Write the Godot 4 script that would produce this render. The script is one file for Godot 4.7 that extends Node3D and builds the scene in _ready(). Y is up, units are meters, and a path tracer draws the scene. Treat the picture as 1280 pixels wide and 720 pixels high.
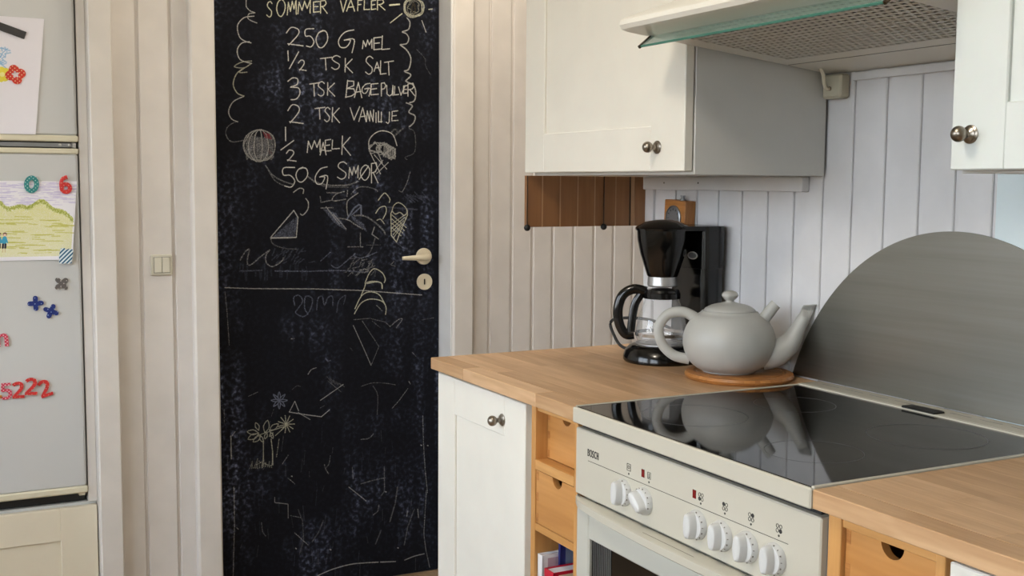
extends Node3D

# ------------------------------------------------------------------ mesh builder
class MB:
	var v := PackedVector3Array()
	var fn := PackedVector3Array()
	var uv := PackedVector2Array()
	var has_uv := false
	func tri(a: Vector3, b: Vector3, c: Vector3, dir: Vector3) -> void:
		var n := (b - a).cross(c - a)
		if n.length_squared() < 1e-20:
			return
		if n.dot(dir) < 0.0:
			var t := b
			b = c
			c = t
			n = -n
		v.append(a); v.append(c); v.append(b)
		fn.append(n)
	func quad(a: Vector3, b: Vector3, c: Vector3, d: Vector3, dir: Vector3) -> void:
		tri(a, b, c, dir)
		tri(a, c, d, dir)
	func tri_uv(a: Vector3, b: Vector3, c: Vector3, ua: Vector2, ub: Vector2, uc: Vector2, dir: Vector3) -> void:
		var n := (b - a).cross(c - a)
		has_uv = true
		if n.dot(dir) < 0.0:
			v.append(a); v.append(b); v.append(c)
			uv.append(ua); uv.append(ub); uv.append(uc)
			fn.append(-n)
		else:
			v.append(a); v.append(c); v.append(b)
			uv.append(ua); uv.append(uc); uv.append(ub)
			fn.append(n)
	func mesh(grain := Vector3.ZERO, soft := 0.82) -> ArrayMesh:
		var near := {}
		for i in v.size():
			var k := Vector3i((v[i] * 20000.0).round())
			if not near.has(k):
				near[k] = PackedInt32Array()
			near[k].append(i / 3)
		var un := PackedVector3Array()
		for n in fn:
			un.append(n.normalized())
		var nn := PackedVector3Array()
		nn.resize(v.size())
		for i in v.size():
			var k := Vector3i((v[i] * 20000.0).round())
			var f := i / 3
			var s := Vector3.ZERO
			for g in near[k]:
				if un[g].dot(un[f]) > soft:
					s += fn[g]
			nn[i] = s.normalized() if s.length_squared() > 0.0 else un[f]
		var arr := []
		arr.resize(Mesh.ARRAY_MAX)
		arr[Mesh.ARRAY_VERTEX] = v
		arr[Mesh.ARRAY_NORMAL] = nn
		if has_uv and uv.size() == v.size():
			arr[Mesh.ARRAY_TEX_UV] = uv
		elif grain != Vector3.ZERO:
			var w := PackedVector2Array()
			w.resize(v.size())
			for i in v.size():
				var n := un[i / 3]
				var g := grain
				if absf(n.dot(g)) > 0.8:
					g = Vector3(g.y, g.z, g.x)
				var across := n.cross(g).normalized()
				w[i] = Vector2(v[i].dot(g), v[i].dot(across))
			arr[Mesh.ARRAY_TEX_UV] = w
		var am := ArrayMesh.new()
		am.add_surface_from_arrays(Mesh.PRIMITIVE_TRIANGLES, arr)
		return am

# chamfered box, centre c, size s, chamfer b
func bx(m: MB, c: Vector3, s: Vector3, b := 0.0, t := Basis.IDENTITY) -> MB:
	var h := s * 0.5
	b = minf(b, minf(h.x, minf(h.y, h.z)) * 0.98)
	if b <= 0.0:
		for a in 3:
			var i1 := (a + 1) % 3
			var i2 := (a + 2) % 3
			for sg in [-1.0, 1.0]:
				var q := []
				for e in [[-1, -1], [1, -1], [1, 1], [-1, 1]]:
					var p := Vector3.ZERO
					p[a] = sg * h[a]; p[i1] = e[0] * h[i1]; p[i2] = e[1] * h[i2]
					q.append(c + t * p)
				var d := Vector3.ZERO
				d[a] = sg
				m.quad(q[0], q[1], q[2], q[3], t * d)
		return m
	var fp := func(a: int, sg: Vector3) -> Vector3:
		var p := Vector3(sg.x * (h.x - b), sg.y * (h.y - b), sg.z * (h.z - b))
		p[a] = sg[a] * h[a]
		return c + t * p
	for a in 3:
		var i1 := (a + 1) % 3
		var i2 := (a + 2) % 3
		for sg in [-1.0, 1.0]:
			var q := []
			for e in [[-1, -1], [1, -1], [1, 1], [-1, 1]]:
				var k := Vector3.ZERO
				k[a] = sg; k[i1] = e[0]; k[i2] = e[1]
				q.append(fp.call(a, k))
			var d := Vector3.ZERO
			d[a] = sg
			m.quad(q[0], q[1], q[2], q[3], t * d)
		for s1 in [-1.0, 1.0]:
			for s2 in [-1.0, 1.0]:
				var k0 := Vector3.ZERO
				k0[a] = -1.0; k0[i1] = s1; k0[i2] = s2
				var k1 := k0
				k1[a] = 1.0
				var d := k0
				d[a] = 0.0
				m.quad(fp.call(i1, k0), fp.call(i1, k1), fp.call(i2, k1), fp.call(i2, k0), t * d)
	for sx in [-1.0, 1.0]:
		for sy in [-1.0, 1.0]:
			for sz in [-1.0, 1.0]:
				var k := Vector3(sx, sy, sz)
				m.tri(fp.call(0, k), fp.call(1, k), fp.call(2, k), t * k)
	return m

# box between two corners
func bb(m: MB, a: Vector3, b: Vector3, ch := 0.0) -> MB:
	var s := (b - a).abs()
	return bx(m, (a + b) * 0.5, s, ch)

# profile of Vector2(radius, height) from the bottom up along the outside
func lathe(m: MB, prof: Array, segs := 32, xf := Transform3D.IDENTITY, a0 := 0.0, a1 := TAU) -> MB:
	for i in prof.size() - 1:
		var p: Vector2 = prof[i]
		var q: Vector2 = prof[i + 1]
		var nr := q.y - p.y
		var ny := p.x - q.x
		for k in segs:
			var u := lerpf(a0, a1, float(k) / segs)
			var w := lerpf(a0, a1, float(k + 1) / segs)
			if k == segs - 1 and is_equal_approx(a1 - a0, TAU):
				w = a0
			var mid := lerpf(a0, a1, (k + 0.5) / segs)
			var d := Vector3(cos(mid) * nr, ny, sin(mid) * nr)
			var pa := xf * Vector3(cos(u) * p.x, p.y, sin(u) * p.x)
			var pb := xf * Vector3(cos(w) * p.x, p.y, sin(w) * p.x)
			var qa := xf * Vector3(cos(u) * q.x, q.y, sin(u) * q.x)
			var qb := xf * Vector3(cos(w) * q.x, q.y, sin(w) * q.x)
			m.quad(pa, pb, qb, qa, xf.basis * d)
	return m

func smooth_path(pts: Array, n := 6) -> Array:
	var r := []
	for i in pts.size() - 1:
		var p0 = pts[maxi(i - 1, 0)]
		var p1 = pts[i]
		var p2 = pts[i + 1]
		var p3 = pts[mini(i + 2, pts.size() - 1)]
		for k in n:
			var t := float(k) / n
			r.append(0.5 * (2.0 * p1 + (p2 - p0) * t + (2.0 * p0 - 5.0 * p1 + 4.0 * p2 - p3) * t * t + (3.0 * p1 - p0 - 3.0 * p2 + p3) * t * t * t))
	r.append(pts[pts.size() - 1])
	return r

# tube of elliptical section along points; sizes are Vector2 (across, along up)
func tube(m: MB, pts: Array, sizes: Array, segs := 12, up := Vector3.UP, caps := true) -> MB:
	var rings := []
	var n := pts.size()
	for i in n:
		var t: Vector3 = (pts[mini(i + 1, n - 1)] - pts[maxi(i - 1, 0)]).normalized()
		var side := t.cross(up)
		if side.length() < 1e-4:
			side = t.cross(Vector3(0.31, 0.2, 0.93))
		side = side.normalized()
		var u2 := side.cross(t).normalized()
		var f := float(i) / (n - 1) * (sizes.size() - 1)
		var j := mini(int(f), sizes.size() - 1)
		var sz: Vector2 = sizes[j].lerp(sizes[mini(j + 1, sizes.size() - 1)], f - j)
		var ring := PackedVector3Array()
		for k in segs:
			var a := TAU * k / segs
			ring.append(pts[i] + side * cos(a) * sz.x + u2 * sin(a) * sz.y)
		rings.append(ring)
	for i in n - 1:
		for k in segs:
			var k2 := (k + 1) % segs
			var mid: Vector3 = (rings[i][k] + rings[i][k2] + rings[i + 1][k]) / 3.0 - (pts[i] + pts[i + 1]) * 0.5
			m.quad(rings[i][k], rings[i][k2], rings[i + 1][k2], rings[i + 1][k], mid)
	if caps:
		for k in segs:
			var k2 := (k + 1) % segs
			m.tri(pts[0], rings[0][k], rings[0][k2], pts[0] - pts[1])
			m.tri(pts[n - 1], rings[n - 1][k], rings[n - 1][k2], pts[n - 1] - pts[n - 2])
	return m

# polygon in local xy, thickness d along local +z
func extrude(m: MB, poly: PackedVector2Array, d: float, xf := Transform3D.IDENTITY) -> MB:
	var area := 0.0
	for i in poly.size():
		area += poly[i].cross(poly[(i + 1) % poly.size()])
	var p := poly.duplicate()
	if area < 0.0:
		p.reverse()
	var t := Geometry2D.triangulate_polygon(p)
	for i in range(0, t.size(), 3):
		var a := p[t[i]]
		var b := p[t[i + 1]]
		var c := p[t[i + 2]]
		m.tri(xf * Vector3(a.x, a.y, d), xf * Vector3(b.x, b.y, d), xf * Vector3(c.x, c.y, d), xf.basis.z)
		m.tri(xf * Vector3(a.x, a.y, 0), xf * Vector3(b.x, b.y, 0), xf * Vector3(c.x, c.y, 0), -xf.basis.z)
	for i in p.size():
		var a := p[i]
		var b := p[(i + 1) % p.size()]
		var e := b - a
		m.quad(xf * Vector3(a.x, a.y, 0), xf * Vector3(b.x, b.y, 0), xf * Vector3(b.x, b.y, d), xf * Vector3(a.x, a.y, d), xf.basis * Vector3(e.y, -e.x, 0))
	return m

# flat ring between two outlines of the same number of points, thickness d
func ring(m: MB, outer: Array, inner: Array, d: float, xf := Transform3D.IDENTITY) -> MB:
	var n := outer.size()
	var c := Vector2.ZERO
	for q in outer:
		c += q / float(n)
	for i in n:
		var j := (i + 1) % n
		var oa: Vector2 = outer[i]
		var ob: Vector2 = outer[j]
		var ia: Vector2 = inner[i]
		var ib: Vector2 = inner[j]
		var od := (oa + ob) * 0.5 - c
		for z in [0.0, d]:
			m.quad(xf * Vector3(oa.x, oa.y, z), xf * Vector3(ob.x, ob.y, z), xf * Vector3(ib.x, ib.y, z), xf * Vector3(ia.x, ia.y, z), xf.basis.z * (1.0 if z > 0.0 else -1.0))
		m.quad(xf * Vector3(oa.x, oa.y, 0), xf * Vector3(ob.x, ob.y, 0), xf * Vector3(ob.x, ob.y, d), xf * Vector3(oa.x, oa.y, d), xf.basis * Vector3(od.x, od.y, 0))
		m.quad(xf * Vector3(ia.x, ia.y, 0), xf * Vector3(ib.x, ib.y, 0), xf * Vector3(ib.x, ib.y, d), xf * Vector3(ia.x, ia.y, d), xf.basis * Vector3(-od.x, -od.y, 0))
	return m

func circle(r: float, n := 20, c := Vector2.ZERO, ry := 0.0) -> Array:
	var a := []
	for i in n:
		var t := TAU * i / n
		a.append(c + Vector2(cos(t) * r, sin(t) * (ry if ry > 0.0 else r)))
	return a

# a frame that looks out of a face: local z = out, local y = up
func face(at: Vector3, out: Vector3, up := Vector3.UP) -> Transform3D:
	var x := up.cross(out).normalized()
	return Transform3D(Basis(x, out.cross(x).normalized(), out.normalized()), at)

# axis frame: local y along dir
func axis(at: Vector3, dir: Vector3) -> Transform3D:
	var y := dir.normalized()
	var x := y.cross(Vector3(0.3, 0.2, 0.9)).normalized()
	return Transform3D(Basis(x, y, x.cross(y)), at)

# ------------------------------------------------------------------ nodes
var org := {}
var taken := {}

func numbered(called: String) -> String:
	if not taken.has(called):
		taken[called] = 0
		return called
	taken[called] += 1
	return "%s_%03d" % [called, taken[called]]

func thing(called: String, label: String, category: String, at: Vector3, group := "") -> Node3D:
	var o := Node3D.new()
	o.name = numbered(called)
	add_child(o)
	o.position = at
	o.set_meta("label", label)
	o.set_meta("category", category)
	if group:
		o.set_meta("group", group)
	org[o] = at
	return o

func struct(called: String, at := Vector3.ZERO, label := "", category := "") -> Node3D:
	var o := Node3D.new()
	o.name = called
	taken[called] = 0
	add_child(o)
	o.position = at
	o.set_meta("kind", "structure")
	if label:
		o.set_meta("label", label)
	if category:
		o.set_meta("category", category)
	org[o] = at
	return o

# a part built in world coordinates under a thing or under another part
func part(parent: Node3D, called: String, mesh: Mesh, mat: Material, label := "") -> MeshInstance3D:
	var o := MeshInstance3D.new()
	o.name = called
	o.mesh = mesh
	o.material_override = mat
	parent.add_child(o, true)
	o.position = -org[parent]
	org[o] = Vector3.ZERO
	if label:
		o.set_meta("label", label)
	return o

func box_part(parent: Node3D, called: String, a: Vector3, b: Vector3, ch: float, mat: Material, grain := Vector3.ZERO, label := "") -> MeshInstance3D:
	return part(parent, called, bb(MB.new(), a, b, ch).mesh(grain), mat, label)

# ------------------------------------------------------------------ materials
func mat(c: Color, rough := 0.5, metal := 0.0) -> StandardMaterial3D:
	var m := StandardMaterial3D.new()
	m.albedo_color = c
	m.roughness = rough
	m.metallic = metal
	return m

func noise_img(w: int, h: int, freq: float, sd: int, oct := 4) -> Image:
	var n := FastNoiseLite.new()
	n.seed = sd
	n.noise_type = FastNoiseLite.TYPE_SIMPLEX_SMOOTH
	n.frequency = freq
	n.fractal_octaves = oct
	var im := n.get_seamless_image(w, h)
	im.convert(Image.FORMAT_L8)
	return im

# long streaks along u
func wood_tex(lo: Color, hi: Color, sd: int, amount := 1.0) -> ImageTexture:
	var a := noise_img(48, 384, 0.022, sd, 4)
	a.resize(384, 384, Image.INTERPOLATE_CUBIC)
	var b := noise_img(24, 384, 0.11, sd + 3, 2)
	b.resize(384, 384, Image.INTERPOLATE_CUBIC)
	var da := a.get_data()
	var db := b.get_data()
	var out := PackedByteArray()
	out.resize(384 * 384 * 3)
	for i in 384 * 384:
		var t := clampf(0.5 + (0.65 * (da[i] / 255.0 - 0.5) + 0.35 * (db[i] / 255.0 - 0.5)) * 1.5 * amount, 0.0, 1.0)
		out[i * 3] = int(255.0 * lerpf(lo.r, hi.r, t))
		out[i * 3 + 1] = int(255.0 * lerpf(lo.g, hi.g, t))
		out[i * 3 + 2] = int(255.0 * lerpf(lo.b, hi.b, t))
	return ImageTexture.create_from_image(Image.create_from_data(384, 384, false, Image.FORMAT_RGB8, out))

func wood(lo: Color, hi: Color, sd: int, rough := 0.45, tile := 2.6) -> StandardMaterial3D:
	var m := mat(Color.WHITE, rough)
	m.albedo_texture = wood_tex(lo, hi, sd)
	m.uv1_scale = Vector3(tile, tile, 1)
	return m

# paint with faint mottling so that it is not dead flat
func paint(c: Color, rough: float, sd: int, amount := 0.025) -> StandardMaterial3D:
	var m := mat(Color.WHITE, rough)
	var im := noise_img(128, 128, 0.03, sd, 4)
	var d := im.get_data()
	var out := PackedByteArray()
	out.resize(128 * 128 * 3)
	for i in 128 * 128:
		var k := 1.0 + (d[i] / 255.0 - 0.5) * 2.0 * amount
		out[i * 3] = clampi(int(255.0 * c.r * k), 0, 255)
		out[i * 3 + 1] = clampi(int(255.0 * c.g * k), 0, 255)
		out[i * 3 + 2] = clampi(int(255.0 * c.b * k), 0, 255)
	m.albedo_texture = ImageTexture.create_from_image(Image.create_from_data(128, 128, false, Image.FORMAT_RGB8, out))
	m.uv1_triplanar = true
	m.uv1_world_triplanar = true
	m.uv1_scale = Vector3(1.7, 1.7, 1.7)
	return m

# polka dots or stripes for the magnets, seen from the front (tile of one step)
func dots(c: Color, dot: Color, step: float, r := 0.3) -> StandardMaterial3D:
	var im := Image.create(64, 64, false, Image.FORMAT_RGB8)
	im.fill(c)
	for y in 64:
		for x in 64:
			for q in [Vector2(16, 16), Vector2(48, 48)]:
				if Vector2(x, y).distance_to(q) < r * 32.0:
					im.set_pixel(x, y, dot)
	var m := mat(Color.WHITE, 0.55)
	m.albedo_texture = ImageTexture.create_from_image(im)
	m.uv1_triplanar = true
	m.uv1_world_triplanar = true
	m.uv1_scale = Vector3.ONE / step
	return m

func stripes(c: Color, d: Color, step: float) -> StandardMaterial3D:
	var im := Image.create(64, 64, false, Image.FORMAT_RGB8)
	for y in 64:
		for x in 64:
			im.set_pixel(x, y, c if (x + y) % 32 < 17 else d)
	var m := mat(Color.WHITE, 0.55)
	m.albedo_texture = ImageTexture.create_from_image(im)
	m.uv1_triplanar = true
	m.uv1_world_triplanar = true
	m.uv1_scale = Vector3.ONE / step
	return m

var M := {}

func make_materials() -> void:
	M.panel_cool_lit = paint(Color(0.86, 0.915, 0.93), 0.4, 33, 0.012)  # white wall panel with bluish daylight mixed into its colour
	M.grille = mat(Color(0.84, 0.83, 0.80), 0.4)
	M.hood_enamel = mat(Color(0.90, 0.89, 0.855), 0.28)
	M.board = paint(Color(0.868, 0.845, 0.82), 0.42, 11)
	M.white_board = paint(Color(0.845, 0.845, 0.85), 0.42, 12)
	M.casing = paint(Color(0.868, 0.845, 0.815), 0.38, 13)
	M.jamb = paint(Color(0.88, 0.875, 0.865), 0.38, 27)
	M.front_warm = paint(Color(0.895, 0.855, 0.765), 0.35, 35, 0.012)
	M.front_cool_lit = paint(Color(0.86, 0.885, 0.875), 0.35, 34, 0.012)  # same cupboard series as M.front, cool window light put into the colour
	M.front = paint(Color(0.912, 0.898, 0.855), 0.35, 14, 0.012)
	M.carcass = paint(Color(0.82, 0.82, 0.805), 0.4, 15, 0.012)
	M.plaster = paint(Color(0.88, 0.87, 0.84), 0.8, 16)
	M.enamel = mat(Color(0.755, 0.735, 0.675), 0.25)
	M.enamel_cool = mat(Color(0.75, 0.745, 0.70), 0.25)
	M.fridge = mat(Color(0.80, 0.80, 0.79), 0.35)
	M.cream = mat(Color(0.86, 0.83, 0.73), 0.4)
	M.plastic_white = mat(Color(0.80, 0.80, 0.79), 0.35)
	M.grey_metal = mat(Color(0.56, 0.57, 0.58), 0.35, 0.7)
	M.rubber = mat(Color(0.05, 0.05, 0.05), 0.6)
	M.gap = mat(Color(0.12, 0.115, 0.11), 0.7)
	M.black_gloss = mat(Color(0.018, 0.019, 0.022), 0.16)
	M.black_matt = mat(Color(0.02, 0.02, 0.02), 0.5)
	M.nickel = mat(Color(0.56, 0.53, 0.49), 0.28, 1.0)
	M.chrome = mat(Color(0.82, 0.82, 0.82), 0.12, 1.0)
	M.silver = mat(Color(0.72, 0.72, 0.72), 0.35, 0.8)
	M.bronze = mat(Color(0.30, 0.25, 0.20), 0.35, 0.9)
	M.print_dark = mat(Color(0.16, 0.15, 0.14), 0.6)
	M.print_grey = mat(Color(0.45, 0.43, 0.40), 0.6)
	M.red_lamp = mat(Color(0.42, 0.03, 0.05), 0.2)
	M.hob = mat(Color(0.012, 0.012, 0.014), 0.045)
	M.hob_mark = mat(Color(0.20, 0.20, 0.21), 0.3)
	M.oven_glass = mat(Color(0.03, 0.03, 0.032), 0.08)
	M.stoneware = paint(Color(0.68, 0.68, 0.66), 0.38, 17, 0.02)
	M.handle_ivory = mat(Color(0.86, 0.81, 0.70), 0.35)
	var steel := mat(Color.WHITE, 0.36, 1.0)
	steel.albedo_texture = wood_tex(Color(0.545, 0.54, 0.515), Color(0.58, 0.575, 0.55), 61, 1.0)
	steel.uv1_scale = Vector3(1.2, 3.0, 1)
	M.steel = steel
	var glass := StandardMaterial3D.new()
	glass.transparency = BaseMaterial3D.TRANSPARENCY_ALPHA
	glass.albedo_color = Color(0.86, 0.92, 0.92, 0.10)
	glass.roughness = 0.02
	M.pane = glass
	var vg := StandardMaterial3D.new()
	vg.transparency = BaseMaterial3D.TRANSPARENCY_ALPHA
	vg.albedo_color = Color(0.62, 0.80, 0.74, 0.30)
	vg.roughness = 0.03
	M.visor_glass = vg
	M.visor_edge = mat(Color(0.30, 0.52, 0.46), 0.15)
	var cg := StandardMaterial3D.new()
	cg.transparency = BaseMaterial3D.TRANSPARENCY_ALPHA
	cg.albedo_color = Color(0.9, 0.92, 0.93, 0.16)
	cg.roughness = 0.02
	M.carafe = cg
	M.beech = []
	for i in 5:
		var k: float = [0.0, 0.030, -0.035, 0.045, -0.018][i]
		M.beech.append(wood(Color(0.695 + k, 0.545 + k, 0.39 + k), Color(0.795 + k, 0.65 + k, 0.495 + k), 70 + i * 5, 0.42, 2.6))
	M.birch = wood(Color(0.72, 0.51, 0.275), Color(0.81, 0.61, 0.37), 101, 0.4, 2.2)
	M.birch_front = wood(Color(0.70, 0.48, 0.25), Color(0.79, 0.575, 0.335), 107, 0.4, 1.7)
	M.trivet = wood(Color(0.54, 0.34, 0.16), Color(0.73, 0.50, 0.265), 113, 0.4, 6.0)
	M.floor = wood(Color(0.55, 0.45, 0.34), Color(0.66, 0.56, 0.44), 119, 0.4, 1.0)
	M.brown = wood(Color(0.50, 0.345, 0.21), Color(0.57, 0.40, 0.25), 127, 0.45, 2.0)
	M.brown_joint = mat(Color(0.68, 0.53, 0.39), 0.5)
	M.clock_wood = wood(Color(0.62, 0.40, 0.20), Color(0.74, 0.51, 0.28), 131, 0.4, 6.0)
	M.paper = mat(Color(0.93, 0.92, 0.93), 0.8)

func solo(called: String, label: String, category: String, mesh: Mesh, m: Material, at := Vector3.ZERO, turn := 0.0, group := "") -> MeshInstance3D:
	var o := MeshInstance3D.new()
	o.name = numbered(called)
	o.mesh = mesh
	o.material_override = m
	add_child(o)
	o.position = at
	o.rotation.z = turn
	o.set_meta("label", label)
	o.set_meta("category", category)
	if group:
		o.set_meta("group", group)
	return o

# the writing and drawing in chalk, traced stroke by stroke: colour, width, strength, curved, then x, y in millimetres on the door leaf
func chalk_image() -> Image:
	var w := 748
	var h := 2000
	var al := PackedFloat32Array()
	al.resize(w * h)
	var ci := PackedByteArray()
	ci.resize(w * h)
	var rng := RandomNumberGenerator.new()
	rng.seed = 5
	var grain := PackedFloat32Array()
	grain.resize(4099)
	for i in 4099:
		grain[i] = rng.randf()
	for s in CHALK:
		var col: int = s[0]
		var wd: float = s[1]
		var a: float = s[2]
		var pts := []
		for i in range(4, s.size(), 2):
			pts.append(Vector2(s[i] + 33, s[i + 1]))
		if s[3] == 1:
			pts = smooth_path(pts, 5)
		var rad := wd * 0.5 + 0.35
		var ri := int(ceil(rad))
		for i in pts.size() - 1:
			var p: Vector2 = pts[i]
			var q: Vector2 = pts[i + 1]
			var n := maxi(1, int(p.distance_to(q) / 1.2))
			for k in n + 1:
				var c := p.lerp(q, float(k) / n)
				var cx := int(c.x)
				var cy := int(c.y)
				for dy in range(-ri, ri + 1):
					var y := cy + dy
					if y < 0 or y >= h:
						continue
					for dx in range(-ri, ri + 1):
						var x := cx + dx
						if x < 0 or x >= w:
							continue
						var d := Vector2(x + 0.5 - c.x, y + 0.5 - c.y).length()
						if d > rad:
							continue
						var id := y * w + x
						var gq := grain[(id * 7 + y * 131) % 4099]
						var g := minf(1.0, a * (0.80 + 0.85 * gq)) if a > 0.47 else a * (0.25 + 2.3 * gq * gq)
						if d > rad - 0.8:
							g *= 0.7
						if g > al[id]:
							al[id] = g
							ci[id] = col
	var dust := noise_img(94, 250, 0.018, 41, 4)
	dust.resize(w, h, Image.INTERPOLATE_CUBIC)
	var dd := dust.get_data()
	var streak := noise_img(374, 60, 0.035, 47, 3)
	streak.resize(w, h, Image.INTERPOLATE_CUBIC)
	var ds := streak.get_data()
	var mid := noise_img(374, 1000, 0.11, 53, 3)
	mid.resize(w, h, Image.INTERPOLATE_CUBIC)
	var dm := mid.get_data()
	var cols := [Color(0.84, 0.83, 0.79), Color(0.87, 0.86, 0.74), Color(0.66, 0.24, 0.26), Color(0.45, 0.38, 0.20), Color(0.56, 0.585, 0.66)]
	var out := PackedByteArray()
	out.resize(w * h * 3)
	for i in w * h:
		var wipe := clampf((dd[i] / 255.0 - 0.34) * 1.6, 0.0, 1.0) * clampf((ds[i] / 255.0 - 0.2) * 1.7, 0.0, 1.0)
		var gr := grain[(i * 3 + i / w * 57) % 4099]
		var md := clampf(dm[i] / 255.0 * 1.7 - 0.45, 0.0, 1.0)
		var k := (0.08 + wipe) * (0.10 + 0.80 * md * md + 0.35 * gr * gr * md)
		var r := 0.038 + 0.42 * k + 0.02 * gr
		var g := 0.042 + 0.45 * k + 0.02 * gr
		var b := 0.064 + 0.53 * k + 0.025 * gr
		var a := clampf(al[i], 0.0, 1.0)
		if a > 0.0:
			var c: Color = cols[ci[i]]
			r = lerpf(r, c.r, a); g = lerpf(g, c.g, a); b = lerpf(b, c.b, a)
		out[i * 3] = int(255.0 * clampf(r, 0, 1)); out[i * 3 + 1] = int(255.0 * clampf(g, 0, 1)); out[i * 3 + 2] = int(255.0 * clampf(b, 0, 1))
	return Image.create_from_data(w, h, false, Image.FORMAT_RGB8, out)

func disc_on(im: Image, c: Vector2, r: float, col: Color, soft := 1.0) -> void:
	for y in range(maxi(0, int(c.y - r)), mini(im.get_height(), int(c.y + r) + 1)):
		for x in range(maxi(0, int(c.x - r)), mini(im.get_width(), int(c.x + r) + 1)):
			if Vector2(x, y).distance_to(c) <= r:
				im.set_pixel(x, y, im.get_pixel(x, y).lerp(col, soft))

func stroke_on(im: Image, a: Vector2, b: Vector2, r: float, col: Color, soft := 1.0) -> void:
	var n := int(a.distance_to(b) / maxf(r * 0.8, 0.7)) + 1
	for i in n + 1:
		disc_on(im, a.lerp(b, float(i) / n), r, col, soft)

# child's drawing of yellow hills with two children holding hands; 1 px = 1 mm, 300 x 210
func hills_picture() -> Image:
	var im := Image.create(300, 210, false, Image.FORMAT_RGB8)
	im.fill(Color(0.93, 0.92, 0.94))
	var rng := RandomNumberGenerator.new()
	rng.seed = 21
	for i in 240:
		var y := rng.randf_range(4, 62)
		var x := rng.randf_range(0, 296)
		stroke_on(im, Vector2(x, y), Vector2(x + rng.randf_range(10, 40), y + rng.randf_range(-2, 2)), 1.2, Color(0.80, 0.77, 0.88), 0.3)
	for x in 296:
		var fx := float(x)
		var top := 58.0 + 9.0 * sin(fx * 0.045 + 1.0) + 5.0 * sin(fx * 0.11)
		if x > 200:
			top += (fx - 200.0) * 0.28
		for y in range(int(top), 200):
			if rng.randf() < 0.92:
				im.set_pixel(x, y, im.get_pixel(x, y).lerp(Color(0.84, 0.83, 0.45), 0.62 + 0.25 * rng.randf() - 0.0015 * float(y)))
		for k in 2:
			stroke_on(im, Vector2(fx, top + rng.randf_range(-2, 9)), Vector2(fx + rng.randf_range(-5, 5), top + rng.randf_range(0, 12)), 0.7, Color(0.58, 0.62, 0.22), 0.5)
	for i in 90:
		var y2 := rng.randf_range(90, 190)
		var x2 := rng.randf_range(10, 270)
		stroke_on(im, Vector2(x2, y2), Vector2(x2 + rng.randf_range(15, 60), y2 + rng.randf_range(-1, 3)), 1.4, Color(0.76, 0.75, 0.34) if i % 3 else Color(0.90, 0.89, 0.72), 0.4)
	for px in [112.0, 126.0]:
		disc_on(im, Vector2(px, 140), 5.0, Color(0.42, 0.28, 0.20))
		disc_on(im, Vector2(px, 142), 3.8, Color(0.93, 0.80, 0.70))
		stroke_on(im, Vector2(px, 150), Vector2(px, 160), 5.2, Color(0.25, 0.62, 0.75))
		stroke_on(im, Vector2(px - 8, 162), Vector2(px - 4, 150), 1.4, Color(0.25, 0.62, 0.75))
		stroke_on(im, Vector2(px + 8, 162), Vector2(px + 4, 150), 1.4, Color(0.25, 0.62, 0.75))
		stroke_on(im, Vector2(px - 3, 166), Vector2(px - 3, 175), 2.8, Color(0.13, 0.14, 0.22))
		stroke_on(im, Vector2(px + 3, 166), Vector2(px + 3, 175), 2.8, Color(0.13, 0.14, 0.22))
		stroke_on(im, Vector2(px - 3, 177), Vector2(px - 3, 187), 0.9, Color(0.75, 0.58, 0.40))
		stroke_on(im, Vector2(px + 3, 177), Vector2(px + 3, 187), 0.9, Color(0.75, 0.58, 0.40))
	return im

# pale drawing with a blue flower and a yellow patch
func flower_picture() -> Image:
	var im := Image.create(210, 300, false, Image.FORMAT_RGB8)
	im.fill(Color(0.93, 0.915, 0.935))
	var rng := RandomNumberGenerator.new()
	rng.seed = 9
	for i in 60:
		var c := Vector2(100 + rng.randf_range(-26, 26), 104 + rng.randf_range(-24, 24))
		stroke_on(im, c, c + Vector2(rng.randf_range(-14, 14), rng.randf_range(-14, 14)), 1.6, Color(0.55, 0.72, 0.86), 0.45)
	disc_on(im, Vector2(102, 100), 8, Color(0.93, 0.87, 0.72), 0.8)
	for k in 7:
		var t := TAU * k / 7.0
		disc_on(im, Vector2(118, 148) + Vector2(cos(t), sin(t)) * 12.0, 8, Color(0.92, 0.86, 0.25), 0.9)
	disc_on(im, Vector2(118, 148), 6, Color(0.95, 0.92, 0.60))
	return im

# a hanging sheet with a slight curl; at = top left corner, size in metres
func sheet(at: Vector3, size: Vector2, lean: float, curl: float, uv0: Vector2, uv1: Vector2) -> ArrayMesh:
	var m := MB.new()
	var n := 10
	var P := func(i: int, j: int) -> Vector3:
		var u := float(i) / n
		var w := float(j) / n
		return at + Vector3(size.x * u + lean * w, -size.y * w + 0.012 * lean, 0.0012 + curl * pow(u, 3.0) * (0.25 + w) + 0.0012 * sin(w * 5.0) * u)
	for i in n:
		for j in n:
			var a := Vector2(lerpf(uv0.x, uv1.x, float(i) / n), lerpf(uv0.y, uv1.y, float(j) / n))
			var b := Vector2(lerpf(uv0.x, uv1.x, float(i + 1) / n), lerpf(uv0.y, uv1.y, float(j + 1) / n))
			m.tri_uv(P.call(i, j), P.call(i + 1, j), P.call(i + 1, j + 1), a, Vector2(b.x, a.y), b, Vector3.BACK)
			m.tri_uv(P.call(i, j), P.call(i + 1, j + 1), P.call(i, j + 1), a, b, Vector2(a.x, b.y), Vector3.BACK)
	return m.mesh()

func letters(text: String, size_m: float, depth: float, serif := false, bold := true) -> TextMesh:
	var f := SystemFont.new()
	f.font_names = PackedStringArray(["Droid Serif" if serif else "Droid Sans"])
	f.font_weight = 700 if bold else 400
	var t := TextMesh.new()
	t.font = f
	t.text = text
	t.font_size = 64
	t.pixel_size = size_m / 46.0
	t.depth = depth
	return t

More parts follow.
